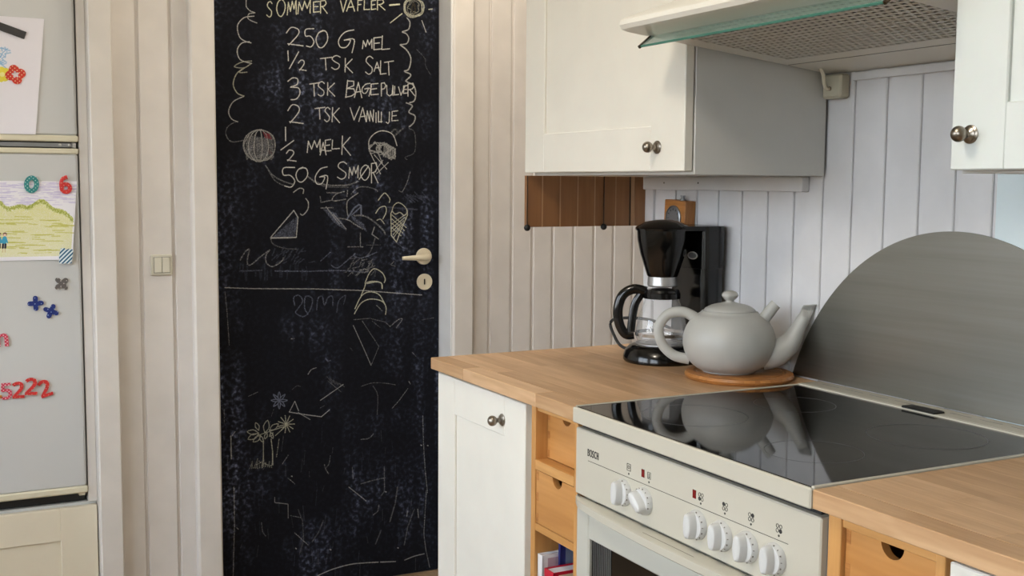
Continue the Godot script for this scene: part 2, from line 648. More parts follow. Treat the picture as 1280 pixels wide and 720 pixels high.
# shaker door on a plane: rect in (z, y) for fronts facing -x, frame proud of the panel
func shaker(parent: Node3D, x: float, z0: float, z1: float, y0: float, y1: float, pz0: float, pz1: float, py0: float, py1: float, m: Material) -> MeshInstance3D:
	var f := MB.new()
	var t := 0.02
	bb(f, Vector3(x, y0, z0), Vector3(x + t, y1, pz0), 0.0018)
	bb(f, Vector3(x, y0, pz1), Vector3(x + t, y1, z1), 0.0018)
	bb(f, Vector3(x, y0, pz0 - 0.001), Vector3(x + t, py0, pz1 + 0.001), 0.0018)
	bb(f, Vector3(x, py1, pz0 - 0.001), Vector3(x + t, y1, pz1 + 0.001), 0.0018)
	var d := part(parent, "door", f.mesh(), m)
	box_part(d, "panel", Vector3(x + 0.006, py0 - 0.003, pz0 - 0.003), Vector3(x + 0.014, py1 + 0.003, pz1 + 0.003), 0.0, m)
	return d

func knob(parent: Node3D, at: Vector3, out: Vector3) -> void:
	var m := MB.new()
	var prof := [Vector2(0.0, 0.0), Vector2(0.0125, 0.0), Vector2(0.0125, 0.0015), Vector2(0.0098, 0.003), Vector2(0.0098, 0.0045), Vector2(0.0052, 0.007), Vector2(0.0045, 0.011), Vector2(0.0055, 0.014)]
	for i in range(1, 13):
		var a := lerpf(-0.95, PI / 2, i / 12.0)
		prof.append(Vector2(cos(a) * 0.0108, 0.0225 + sin(a) * 0.0098))
	lathe(m, prof, 24, axis(at, out))
	part(parent, "knob", m.mesh(), M.nickel, "brushed nickel ball knob")

func _ready() -> void:
	# ---------------------------------------------------------------- camera, sky, light, exposure
	var cam := Camera3D.new()
	cam.name = "camera"
	add_child(cam)
	var yaw := 0.48300
	var pitch := 0.09200
	var roll := 0.00730
	var fw := Vector3(sin(yaw) * cos(pitch), -sin(pitch), -cos(yaw) * cos(pitch))
	var rt := Vector3(cos(yaw), 0, sin(yaw))
	var upv := rt.cross(fw)
	var r2 := rt * cos(roll) + upv * sin(roll)
	var u2 := upv * cos(roll) - rt * sin(roll)
	cam.transform = Transform3D(Basis(r2, u2, -fw), Vector3(-1.5863, 1.2899, 2.3195))
	cam.fov = rad_to_deg(2.0 * atan(360.0 / 1422.88))
	cam.near = 0.05
	cam.current = true
	var we := WorldEnvironment.new()
	we.name = "world_environment"
	var env := Environment.new()
	env.background_mode = Environment.BG_SKY
	var sm := ProceduralSkyMaterial.new()
	sm.sky_top_color = Color(0.80, 0.86, 0.93)
	sm.sky_horizon_color = Color(0.93, 0.94, 0.95)
	sm.ground_horizon_color = Color(0.62, 0.63, 0.58)
	sm.ground_bottom_color = Color(0.38, 0.40, 0.32)
	sm.sky_energy_multiplier = 4.5
	sm.ground_energy_multiplier = 2.2
	var sky := Sky.new()
	sky.sky_material = sm
	env.sky = sky
	env.ambient_light_source = Environment.AMBIENT_SOURCE_DISABLED
	env.tonemap_mode = Environment.TONE_MAPPER_LINEAR
	env.tonemap_exposure = 0.38
	env.sdfgi_enabled = true
	env.ssao_enabled = true
	env.ssil_enabled = true
	we.environment = env
	add_child(we)
	make_materials()
	build_room()
	build_door()
	build_fridge()
	build_base_units()
	build_worktops()
	build_upper_units()
	build_cooker()
	build_hood()
	build_counter_things()
	build_fridge_things()
	build_small_things()
	ceiling_lamp("round opal ceiling lamp over the middle of the kitchen", Vector3(-1.45, HT, 1.15), 1.85)
	ceiling_lamp("round opal ceiling lamp in the passage in front of the door", Vector3(-0.25, HT, -0.45), 0.9)
	for n in find_children("*", "GeometryInstance3D", true, false):
		n.cast_shadow = GeometryInstance3D.SHADOW_CASTING_SETTING_ON

# ------------------------------------------------------------------ setting
const WX := -3.0    # left wall
const WB := 4.3     # wall behind the camera
const HT := 2.45
const DW := -1.0    # face of the boarded wall with the door

func build_room() -> void:
	var fl := struct("floor", Vector3(0, 0, 0))
	var gx := WX
	var rng := RandomNumberGenerator.new()
	rng.seed = 3
	box_part(fl, "floor_slab", Vector3(WX - 0.3, -0.12, -1.8), Vector3(1.6, 0.0, WB + 0.3), 0.0, M.floor, Vector3.BACK)
	var ce := struct("ceiling", Vector3(0, HT, 0))
	box_part(ce, "ceiling_slab", Vector3(WX - 0.3, HT, -1.8), Vector3(1.6, HT + 0.12, WB + 0.3), 0.0, M.plaster)
	# wall with the cabinets, boarded
	var wr := struct("wall_right", Vector3(0, 0, 0))
	box_part(wr, "wall_core", Vector3(0.005, 0, 0.0), Vector3(0.13, HT, WB), 0.0, M.white_board)
	var gz := [0.035, 0.122, 0.205, 0.283, 0.365, 0.449, 0.530, 0.612, 0.691, 0.773, 0.855, 0.935, 1.014]
	for i in gz.size() - 1:
		box_part(wr, "board", Vector3(0.0, 0.0, gz[i] + 0.005), Vector3(0.012, HT, gz[i + 1] - 0.005), 0.0015, M.white_board)
	box_part(wr, "corner_trim", Vector3(-0.004, 0.0, -0.004), Vector3(0.012, HT, 0.031), 0.002, M.white_board)
	box_part(wr, "flat_panel", Vector3(-0.002, 0.0, 1.019), Vector3(0.012, HT, WB), 0.001, M.panel_cool_lit)  # smooth panel, its blue cast is painted daylight
	# boarded wall with the door and the fridge niche
	var wb := struct("wall_back", Vector3(0, 0, DW))
	var core := MB.new()
	var zc := DW - 0.008
	var zd := DW - 0.12
	bb(core, Vector3(WX, 0, zd), Vector3(-1.86, HT, zc))
	bb(core, Vector3(-1.86, 2.12, zd), Vector3(-1.155, HT, zc))
	bb(core, Vector3(-1.155, 0, zd), Vector3(-0.845, HT, zc))
	bb(core, Vector3(-0.845, 2.03, zd), Vector3(-0.07, HT, zc))
	bb(core, Vector3(-0.07, 0, zd), Vector3(1.3, HT, zc))
	part(wb, "wall_core", core.mesh(), M.board)
	var lx := [-1.155, -1.025, -0.935, -0.846]
	for i in lx.size() - 1:
		box_part(wb, "board", Vector3(lx[i] + 0.0045, 0, DW - 0.012), Vector3(lx[i + 1] - 0.0045, HT, DW), 0.002, M.board)
	var rx := [-0.068, 0.071, 0.152, 0.23, 0.308, 0.389, 0.470, 0.549, 0.629, 0.709, 0.789, 0.869, 0.949, 1.029, 1.109, 1.2]
	for i in rx.size() - 1:
		box_part(wb, "board", Vector3(rx[i] + 0.0045, 0, DW - 0.012), Vector3(rx[i + 1] - 0.0045, HT, DW), 0.002, M.board)
	# niche behind the fridge, the passage behind the wall end, the rest of the room
	var ni := struct("wall_niche", Vector3(-1.5, 0, -1.7))
	var nm := MB.new()
	bb(nm, Vector3(-1.95, 0, -1.78), Vector3(-1.07, HT, -1.70))
	bb(nm, Vector3(-1.95, 0, -1.70), Vector3(-1.86, HT, DW - 0.12))
	bb(nm, Vector3(-1.155, 0, -1.70), Vector3(-1.07, HT, DW - 0.12))
	part(ni, "niche_walls", nm.mesh(), M.plaster)
	var wp := struct("wall_passage", Vector3(1.25, 0, -0.5))
	var pm := MB.new()
	bb(pm, Vector3(1.2, 0, -1.12), Vector3(1.3, HT, 0.0))
	bb(pm, Vector3(0.012, 0, -0.0), Vector3(1.3, HT, 0.1))
	part(wp, "passage_walls", pm.mesh(), M.board)
	var wf := struct("wall_front", Vector3(-1.5, 0, WB))
	box_part(wf, "wall_core", Vector3(WX - 0.2, 0, WB), Vector3(0.13, HT, WB + 0.15), 0.0, M.plaster)
	# window wall opposite the cabinets
	var wl := struct("wall_left", Vector3(WX, 0, 1.5))
	var wm := MB.new()
	var ys := 0.80
	var yt := 2.15
	var zs := [-1.12, -0.60, 1.0, 1.5, 3.1, WB]
	bb(wm, Vector3(WX - 0.2, 0, zs[0]), Vector3(WX, HT, zs[1]))
	bb(wm, Vector3(WX - 0.2, 0, zs[2]), Vector3(WX, HT, zs[3]))
	bb(wm, Vector3(WX - 0.2, 0, zs[4]), Vector3(WX, HT, zs[5]))
	for k in [[zs[1], zs[2]], [zs[3], zs[4]]]:
		bb(wm, Vector3(WX - 0.2, 0, k[0]), Vector3(WX, ys, k[1]))
		bb(wm, Vector3(WX - 0.2, yt, k[0]), Vector3(WX, HT, k[1]))
	part(wl, "wall_core", wm.mesh(), M.plaster)
	var n := 1
	for k in [[zs[1], zs[2]], [zs[3], zs[4]]]:
		var w := struct("window_%d" % n, Vector3(WX - 0.1, ys, (k[0] + k[1]) * 0.5))
		n += 1
		var fm := MB.new()
		var mid: float = (k[0] + k[1]) * 0.5
		for zz in [[k[0], k[0] + 0.05], [mid - 0.03, mid + 0.03], [k[1] - 0.05, k[1]]]:
			bb(fm, Vector3(WX - 0.14, ys, zz[0]), Vector3(WX - 0.08, yt, zz[1]), 0.004)
		for yy in [[ys, ys + 0.05], [yt - 0.05, yt]]:
			bb(fm, Vector3(WX - 0.14, yy[0], k[0]), Vector3(WX - 0.08, yy[1], k[1]), 0.004)
		part(w, "window_frame", fm.mesh(), M.casing)
		box_part(w, "window_pane", Vector3(WX - 0.112, ys + 0.05, k[0] + 0.05), Vector3(WX - 0.108, yt - 0.05, mid - 0.03), 0.0, M.pane)
		box_part(w, "window_pane", Vector3(WX - 0.112, ys + 0.05, mid + 0.03), Vector3(WX - 0.108, yt - 0.05, k[1] - 0.05), 0.0, M.pane)
		box_part(w, "window_sill", Vector3(WX - 0.10, ys - 0.03, k[0] - 0.04), Vector3(WX + 0.06, ys, k[1] + 0.04), 0.004, M.casing)
	# casings
	var t1 := struct("trim_1", Vector3(-0.85, 0, DW))
	box_part(t1, "door_casing", Vector3(-0.888, 0, DW - 0.002), Vector3(-0.818, 2.08, -0.962), 0.005, M.casing)
	var t2 := struct("trim_2", Vector3(-0.04, 0, DW))
	box_part(t2, "door_casing", Vector3(-0.076, 0, DW - 0.002), Vector3(-0.004, 2.08, -0.962), 0.005, M.casing)
	var t3 := struct("trim_3", Vector3(-0.45, 2.0, DW))
	box_part(t3, "door_casing", Vector3(-0.888, 2.0, DW - 0.002), Vector3(-0.004, 2.08, -0.961), 0.005, M.casing)
	var t4 := struct("trim_4", Vector3(-1.12, 0, DW))
	box_part(t4, "niche_casing", Vector3(-1.160, 0, -1.10), Vector3(-1.098, 2.2, -0.945), 0.004, M.casing)
	var t5 := struct("trim_5", Vector3(-0.45, 0, DW - 0.06))
	box_part(t5, "door_jamb", Vector3(-0.082, 0, -1.12), Vector3(-0.069, 2.03, DW + 0.03), 0.002, M.jamb)
	box_part(t5, "door_jamb", Vector3(-0.846, 0, -1.12), Vector3(-0.832, 2.03, DW), 0.002, M.jamb)
	box_part(t5, "door_jamb", Vector3(-0.846, 1.995, -1.12), Vector3(-0.069, 2.03, DW), 0.002, M.jamb)
	box_part(t5, "door_stop", Vector3(-0.089, 0, -1.12), Vector3(-0.081, 1.995, -1.102), 0.001, M.jamb)
	var t6 := struct("trim_6", Vector3(-0.45, 0, DW - 0.06))
	box_part(t6, "threshold", Vector3(-0.832, 0, -1.12), Vector3(-0.0821, 0.006, -1.063), 0.001, M.floor, Vector3.RIGHT)

func build_door() -> void:
	var d := struct("door_1", Vector3(-0.455, 0.02, -1.08))
	var m := MB.new()
	# leaf with the painted side towards the room
	var x0 := -0.830
	var x1 := -0.083
	var y0 := 0.008
	var y1 := 1.992
	bb(m, Vector3(x0, y0, -1.10), Vector3(x1, y1, -1.0605), 0.001)
	var lf := part(d, "door_leaf", m.mesh(), mat(Color(0.05, 0.05, 0.06), 0.7))
	var f := MB.new()
	var a := Vector3(x0 + 0.001, y0 + 0.001, -1.06)
	var b := Vector3(x1 - 0.001, y1 - 0.001, -1.06)
	var v0 := 1.0 - (a.y / 2.0)
	var v1 := 1.0 - (b.y / 2.0)
	f.tri_uv(a, Vector3(b.x, a.y, a.z), b, Vector2(0, v0), Vector2(1, v0), Vector2(1, v1), Vector3.BACK)
	f.tri_uv(a, b, Vector3(a.x, b.y, a.z), Vector2(0, v0), Vector2(1, v1), Vector2(0, v1), Vector3.BACK)
	var cm := mat(Color.WHITE, 0.85)
	cm.metallic_specular = 0.3
	cm.albedo_texture = ImageTexture.create_from_image(chalk_image())
	part(lf, "chalkboard_face", f.mesh(), cm, "black chalkboard paint covered with a white chalk recipe and drawings")
	# lever handle
	var h := MB.new()
	var hc := Vector3(-0.137, 1.052, -1.06)
	lathe(h, [Vector2(0.0, 0.0), Vector2(0.027, 0.0), Vector2(0.0268, 0.004), Vector2(0.025, 0.007), Vector2(0.012, 0.009), Vector2(0.0, 0.009)], 32, axis(hc, Vector3.BACK))
	var rose := part(d, "handle_rose", h.mesh(), M.handle_ivory)
	var lv := MB.new()
	var pts := smooth_path([hc + Vector3(0.006, 0, 0.004), hc + Vector3(0.006, 0, 0.03), hc + Vector3(-0.006, 0.0, 0.041), hc + Vector3(-0.04, -0.001, 0.042), hc + Vector3(-0.088, -0.002, 0.036)], 6)
	tube(lv, pts, [Vector2(0.009, 0.010), Vector2(0.009, 0.011), Vector2(0.009, 0.0115), Vector2(0.008, 0.009), Vector2(0.005, 0.0055)], 16)
	part(d, "lever", lv.mesh(), M.handle_ivory)
	var es := MB.new()
	var kc := Vector3(-0.135, 0.970, -1.06)
	var slot := []
	for i in 32:
		var t := TAU * i / 32
		slot.append(Vector2(clampf(cos(t) * 0.006, -0.0035, 0.0035), sin(t) * 0.010))
	ring(es, circle(0.026, 32), slot, 0.006, face(kc, Vector3.BACK))
	var e := part(d, "escutcheon", es.mesh(), M.handle_ivory)
	var kh := MB.new()
	lathe(kh, [Vector2(0.0, 0.0), Vector2(0.011, 0.0), Vector2(0.011, 0.0006), Vector2(0, 0.0006)], 20, axis(kc, Vector3.BACK))
	part(e, "keyhole", kh.mesh(), M.rubber)

func build_fridge() -> void:
	var zf := -0.985
	var f := thing("fridge_freezer", "tall white fridge freezer built into the wall niche left of the door", "fridge", Vector3(-1.5, 0.40, -1.3))
	var xr := -1.188
	var xl := -1.78
	box_part(f, "cabinet_body", Vector3(xl, 0.395, -1.62), Vector3(xr - 0.006, 2.05, zf - 0.055), 0.003, M.gap)
	var up := box_part(f, "freezer_door", Vector3(xl, 1.4075, zf - 0.05), Vector3(xr, 2.04, zf), 0.006, M.fridge)
	box_part(up, "trim_strip", Vector3(xl, 1.392, zf - 0.05), Vector3(xr + 0.002, 1.409, zf + 0.003), 0.003, M.cream)
	var lo := box_part(f, "fridge_door", Vector3(xl, 0.438, zf - 0.05), Vector3(xr, 1.360, zf), 0.006, M.fridge)
	box_part(lo, "trim_strip", Vector3(xl, 1.359, zf - 0.05), Vector3(xr + 0.002, 1.374, zf + 0.003), 0.003, M.cream)
	box_part(lo, "trim_strip", Vector3(xl, 0.421, zf - 0.05), Vector3(xr + 0.003, 0.441, zf + 0.003), 0.004, M.cream)
	var hg := box_part(f, "hinge_plate", Vector3(xl, 1.377, zf - 0.052), Vector3(xr - 0.012, 1.389, zf - 0.006), 0.001, M.grey_metal)
	for x in [-1.232, -1.208]:
		var s := MB.new()
		lathe(s, [Vector2(0, 0), Vector2(0.0042, 0), Vector2(0.0042, 0.0012), Vector2(0.0025, 0.002), Vector2(0, 0.002)], 14, axis(Vector3(x, 1.383, zf - 0.006), Vector3.BACK))
		part(hg, "screw", s.mesh(), M.silver)
	box_part(hg, "hinge_pin", Vector3(xr - 0.014, 1.376, zf - 0.04), Vector3(xr - 0.003, 1.390, zf - 0.008), 0.002, M.plastic_white)
	box_part(f, "foot_grille", Vector3(xl, 0.392, zf - 0.06), Vector3(xr - 0.003, 0.419, zf - 0.032), 0.002, M.gap)
	box_part(f, "lower_hinge", Vector3(xr - 0.02, 0.412, zf - 0.03), Vector3(xr - 0.004, 0.420, zf - 0.008), 0.001, M.cream)
	# housing around it with the cupboard front below
	var c := thing("fridge_housing", "cream cupboard with framed door below the fridge, at lower left", "cabinet", Vector3(-1.5, 0.0, -1.3))
	box_part(c, "side_panel", Vector3(-1.1835, 0.392, -1.66), Vector3(-1.1605, 2.1, -0.994), 0.001, M.casing)
	box_part(c, "side_panel", Vector3(-1.81, 0.0, -1.66), Vector3(-1.785, 2.1, -1.012), 0.001, M.carcass)
	box_part(c, "shelf", Vector3(-1.785, 0.366, -1.66), Vector3(-1.161, 0.3895, -1.007), 0.001, M.carcass)
	var x0 := -1.80
	var x1 := -1.1625
	var s := 0.097
	var y1 := 0.383
	var y0 := 0.06
	var m := MB.new()
	var z := zf
	bb(m, Vector3(x0, y0, z - 0.02), Vector3(x0 + s, y1, z), 0.0018)
	bb(m, Vector3(x1 - s, y0, z - 0.02), Vector3(x1, y1, z), 0.0018)
	bb(m, Vector3(x0 + s - 0.001, y1 - 0.092, z - 0.02), Vector3(x1 - s + 0.001, y1, z), 0.0018)
	bb(m, Vector3(x0 + s - 0.001, y0, z - 0.02), Vector3(x1 - s + 0.001, y0 + 0.06, z), 0.0018)
	var d := part(c, "door", m.mesh(), M.front_warm)
	box_part(d, "panel", Vector3(x0 + s - 0.003, y0 + 0.05, z - 0.013), Vector3(x1 - s + 0.003, y1 - 0.089, z - 0.006), 0.0, M.front_warm)

# ------------------------------------------------------------------ kitchen units
const Z1 := 0.627     # cooker from Z1 to Z1 + 0.6
const TOP := 0.9

func notched(z0: float, z1: float, y0: float, y1: float, nz: float, nr: float) -> PackedVector2Array:
	var p := PackedVector2Array([Vector2(z0, y0), Vector2(z1, y0), Vector2(z1, y1)])
	for i in 13:
		var a := -PI * i / 12.0
		p.append(Vector2(nz + cos(a) * nr, y1 + sin(a) * nr))
	p.append(Vector2(z0, y1))
	return p

# frame with local x = world z, local y = up, local z = world -x
func front_frame(x: float) -> Transform3D:
	return Transform3D(Basis(Vector3.BACK, Vector3.UP, Vector3.LEFT), Vector3(x, 0, 0))

func drawer(parent: Node3D, x: float, z0: float, z1: float, y0: float, y1: float, nz: float, nr: float) -> void:
	var m := MB.new()
	extrude(m, notched(z0, z1, y0, y1, nz, nr), 0.012, front_frame(x + 0.012))
	var d := part(parent, "drawer", m.mesh(Vector3.BACK), M.birch_front)
	var b := MB.new()
	bb(b, Vector3(x + 0.0125, y0 + 0.004, z0 + 0.002), Vector3(-0.12, y1 - 0.006, z0 + 0.012))
	bb(b, Vector3(x + 0.0125, y0 + 0.004, z1 - 0.012), Vector3(-0.12, y1 - 0.006, z1 - 0.002))
	bb(b, Vector3(x + 0.0125, y0 + 0.002, z0 + 0.002), Vector3(-0.12, y0 + 0.008, z1 - 0.002))
	bb(b, Vector3(-0.13, y0 + 0.004, z0 + 0.002), Vector3(-0.12, y1 - 0.006, z1 - 0.002))
	part(d, "drawer_box", b.mesh(Vector3.RIGHT), M.birch)
	# end grain of the finger joints at the left edge
	var h := (y1 - y0) / 5.0
	for k in [0, 2, 4]:
		box_part(d, "finger_joint", Vector3(x - 0.0004, y0 + k * h + 0.002, z0), Vector3(x + 0.004, y0 + (k + 1) * h - 0.002, z0 + 0.0085), 0.0, M.clock_wood, Vector3.BACK)

func build_base_units() -> void:
	# cupboard at the free end of the worktop
	var c := thing("base_cabinet", "white framed base cupboard below the left worktop end", "cabinet", Vector3(-0.28, 0, 0.22))
	box_part(c, "carcass", Vector3(-0.537, 0.10, 0.006), Vector3(-0.004, 0.8735, 0.443), 0.001, M.carcass)
	box_part(c, "plinth", Vector3(-0.49, 0.0, 0.006), Vector3(-0.02, 0.10, 0.443), 0.0, M.carcass)
	var d := shaker(c, -0.560, 0.009, 0.421, 0.105, 0.866, 0.097, 0.333, 0.20, 0.786, M.front)
	knob(d, Vector3(-0.560, 0.818, 0.325), Vector3.LEFT)
	# narrow birch unit with drawers and books
	var u := thing("drawer_unit", "narrow open birch unit with two drawers between white cupboard and cooker", "drawer unit", Vector3(-0.28, 0, 0.53))
	var z0 := 0.4465
	var z1 := 0.6185
	box_part(u, "side_panel", Vector3(-0.560, 0.0, z0), Vector3(-0.01, 0.8735, z0 + 0.016), 0.001, M.birch, Vector3.UP)
	box_part(u, "side_panel", Vector3(-0.560, 0.0, z1 - 0.012), Vector3(-0.01, 0.8735, z1), 0.001, M.birch, Vector3.UP)
	var a := z0 + 0.016
	var b := z1 - 0.012
	box_part(u, "top_rail", Vector3(-0.556, 0.861, a), Vector3(-0.01, 0.8735, b), 0.001, M.birch, Vector3.BACK)
	box_part(u, "shelf", Vector3(-0.560, 0.749, a), Vector3(-0.01, 0.768, b), 0.001, M.birch, Vector3.BACK)
	box_part(u, "shelf", Vector3(-0.559, 0.630, a), Vector3(-0.01, 0.645, b), 0.001, M.birch, Vector3.BACK)
	box_part(u, "shelf", Vector3(-0.556, 0.25, a), Vector3(-0.01, 0.268, b), 0.001, M.birch, Vector3.BACK)
	box_part(u, "back_panel", Vector3(-0.03, 0.1, a), Vector3(-0.018, 0.86, b), 0.0, M.birch, Vector3.UP)
	drawer(u, -0.534, a + 0.001, b - 0.001, 0.770, 0.859, (a + b) * 0.5, 0.016)
	drawer(u, -0.5575, a + 0.001, b - 0.001, 0.6465, 0.7475, 0.543, 0.0175)
	# right of the cooker
	var r := thing("drawer_unit", "birch unit with notched drawer right of the cooker", "drawer unit", Vector3(-0.28, 0, 1.34))
	box_part(r, "side_panel", Vector3(-0.560, 0.0, 1.243), Vector3(-0.01, 0.8735, 1.266), 0.001, M.birch, Vector3.UP)
	box_part(r, "side_panel", Vector3(-0.560, 0.0, 1.417), Vector3(-0.01, 0.8735, 1.431), 0.001, M.birch, Vector3.UP)
	box_part(r, "top_rail", Vector3(-0.558, 0.858, 1.266), Vector3(-0.01, 0.8735, 1.417), 0.001, M.birch, Vector3.BACK)
	box_part(r, "shelf", Vector3(-0.558, 0.73, 1.266), Vector3(-0.01, 0.748, 1.417), 0.001, M.birch, Vector3.BACK)
	box_part(r, "back_panel", Vector3(-0.03, 0.1, 1.266), Vector3(-0.018, 0.86, 1.417), 0.0, M.birch, Vector3.UP)
	drawer(r, -0.552, 1.267, 1.416, 0.750, 0.857, 1.3445, 0.0185)
	drawer(r, -0.552, 1.267, 1.416, 0.62, 0.728, 1.3445, 0.0185)
	var w := thing("base_cabinet", "white cupboard front at the lower right edge under the worktop", "cabinet", Vector3(-0.28, 0, 1.73))
	box_part(w, "carcass", Vector3(-0.535, 0.10, 1.434), Vector3(-0.004, 0.8735, 2.03), 0.001, M.carcass)
	var wd := shaker(w, -0.560, 1.437, 2.028, 0.105, 0.866, 1.53, 1.93, 0.20, 0.78, M.front)
	knob(wd, Vector3(-0.560, 0.818, 1.96), Vector3.LEFT)

func worktop(label: String, z0: float, z1: float, at: Vector3, sd: int) -> void:
	var t := thing("worktop", label, "worktop", at)
	var rng := RandomNumberGenerator.new()
	rng.seed = sd
	var rows := 14
	var xs := -0.575
	var w := 0.573 / rows
	var variant := {}
	for i in rows:
		var x0 := xs + w * i
		var z := z0
		var first := true
		while z < z1 - 0.001:
			var l := rng.randf_range(0.28, 0.62)
			if first:
				l *= rng.randf_range(0.35, 1.0)
				first = false
			var e := minf(z + l, z1)
			if z1 - e < 0.09:
				e = z1
			var k := rng.randi() % 5
			var m := bb(MB.new(), Vector3(x0 + 0.00003, 0.8745, z + 0.00003), Vector3(x0 + w - 0.00003, TOP, e - 0.00003), 0.0012 if i == 0 else 0.0002)
			var mesh := m.mesh(Vector3.BACK)
			part(t, "stave", mesh, M.beech[k])
			z = e

func build_worktops() -> void:
	worktop("beech block worktop under the coffee maker and teapot", 0.002, Z1 - 0.0015, Vector3(-0.29, 0.8745, 0.31), 17)
	worktop("beech block worktop right of the cooker, lower right corner", Z1 + 0.6015, 2.1, Vector3(-0.29, 0.8745, 1.66), 29)

func build_upper_units() -> void:
	var x := -0.341
	var c := thing("wall_cabinet", "cream framed wall cupboard left of the cooker hood", "cabinet", Vector3(-0.17, 1.306, 0.31))
	box_part(c, "carcass", Vector3(-0.3185, 1.3075, 0.010), Vector3(-0.005, 2.12, 0.6175), 0.001, M.carcass)
	var d := shaker(c, x, 0.004, 0.6155, 1.3135, 2.11, 0.092, 0.507, 1.3995, 2.02, M.front)
	knob(d, Vector3(x, 1.359, 0.531), Vector3.LEFT)
	var e := thing("wall_cabinet", "framed wall cupboard right of the cooker hood, cool window light tinted into its front", "cabinet", Vector3(-0.17, 1.306, 1.52))
	box_part(e, "carcass", Vector3(-0.3185, 1.3075, 1.2215), Vector3(-0.005, 2.12, 1.82), 0.001, M.carcass)
	var g := shaker(e, x, 1.220, 1.82, 1.3115, 2.11, 1.3065, 1.734, 1.3985, 2.02, M.front_cool_lit)
	knob(g, Vector3(x, 1.3585, 1.252), Vector3.LEFT)
	# support rail on the boards below the left cupboard
	var b := thing("wall_batten", "white horizontal batten on the boards under the left wall cupboard", "batten", Vector3(-0.01, 1.276, 0.29))
	box_part(b, "rail", Vector3(-0.020, 1.2765, 0.012), Vector3(-0.0002, 1.3070, 0.572), 0.0015, M.white_board)
	for z in [0.10, 0.232]:
		var s := MB.new()
		lathe(s, [Vector2(0, 0), Vector2(0.0022, 0), Vector2(0.0015, 0.0008), Vector2(0, 0.0008)], 10, axis(Vector3(-0.020, 1.293, z), Vector3.LEFT))
		part(b, "screw_head", s.mesh(), M.gap)
	# brown boarded strip hanging under the cupboard end
	var h := thing("hanging_panel", "small brown slatted panel hanging below the left wall cupboard", "panel", Vector3(-0.17, 1.19, 0.0))
	var xs := [-0.335, -0.292, -0.244, -0.196, -0.149, -0.124, -0.090, -0.049]
	for i in xs.size() - 1:
		box_part(h, "slat", Vector3(xs[i] + (0.0 if i == 0 else 0.0012), 1.1885, -0.006), Vector3(xs[i + 1] - 0.0012, 1.3072, 0.001), 0.0008, M.brown, Vector3.UP)
		if i > 0 and i != 5:
			box_part(h, "joint_strip", Vector3(xs[i] - 0.0013, 1.1890, -0.006), Vector3(xs[i] + 0.0013, 1.3071, 0.0014), 0.0, M.brown_joint)
	box_part(h, "slat", Vector3(-0.035, 1.1885, -0.006), Vector3(-0.0045, 1.3072, 0.001), 0.0008, M.brown, Vector3.UP)
	box_part(h, "end_gap_strip", Vector3(-0.0502, 1.1885, -0.006), Vector3(-0.0455, 1.3072, -0.002), 0.0, M.gap)
	box_part(h, "pale_strip", Vector3(-0.0455, 1.1885, -0.006), Vector3(-0.0352, 1.3072, -0.0005), 0.0, M.brown_joint)
	box_part(h, "backing", Vector3(-0.334, 1.1890, -0.009), Vector3(-0.0046, 1.3071, -0.0061), 0.0, M.brown)
	for q in [-0.333, -0.1245]:
		var cm := MB.new()
		tube(cm, [Vector3(q, 1.3070, 0.003), Vector3(q, 1.1885, 0.003)], [Vector2(0.0008, 0.0008)], 8, Vector3.RIGHT)
		var cd := part(h, "cord", cm.mesh(), M.rubber)
		var sp := MB.new()
		var prof := []
		for i in 11:
			var a := lerpf(-PI / 2, PI / 2, i / 10.0)
			prof.append(Vector2(cos(a) * 0.0077, 1.187 + sin(a) * 0.0077))
		lathe(sp, prof, 18, Transform3D(Basis.IDENTITY, Vector3(q, 0, 0.003)))
		part(cd, "bead", sp.mesh(), M.black_matt)

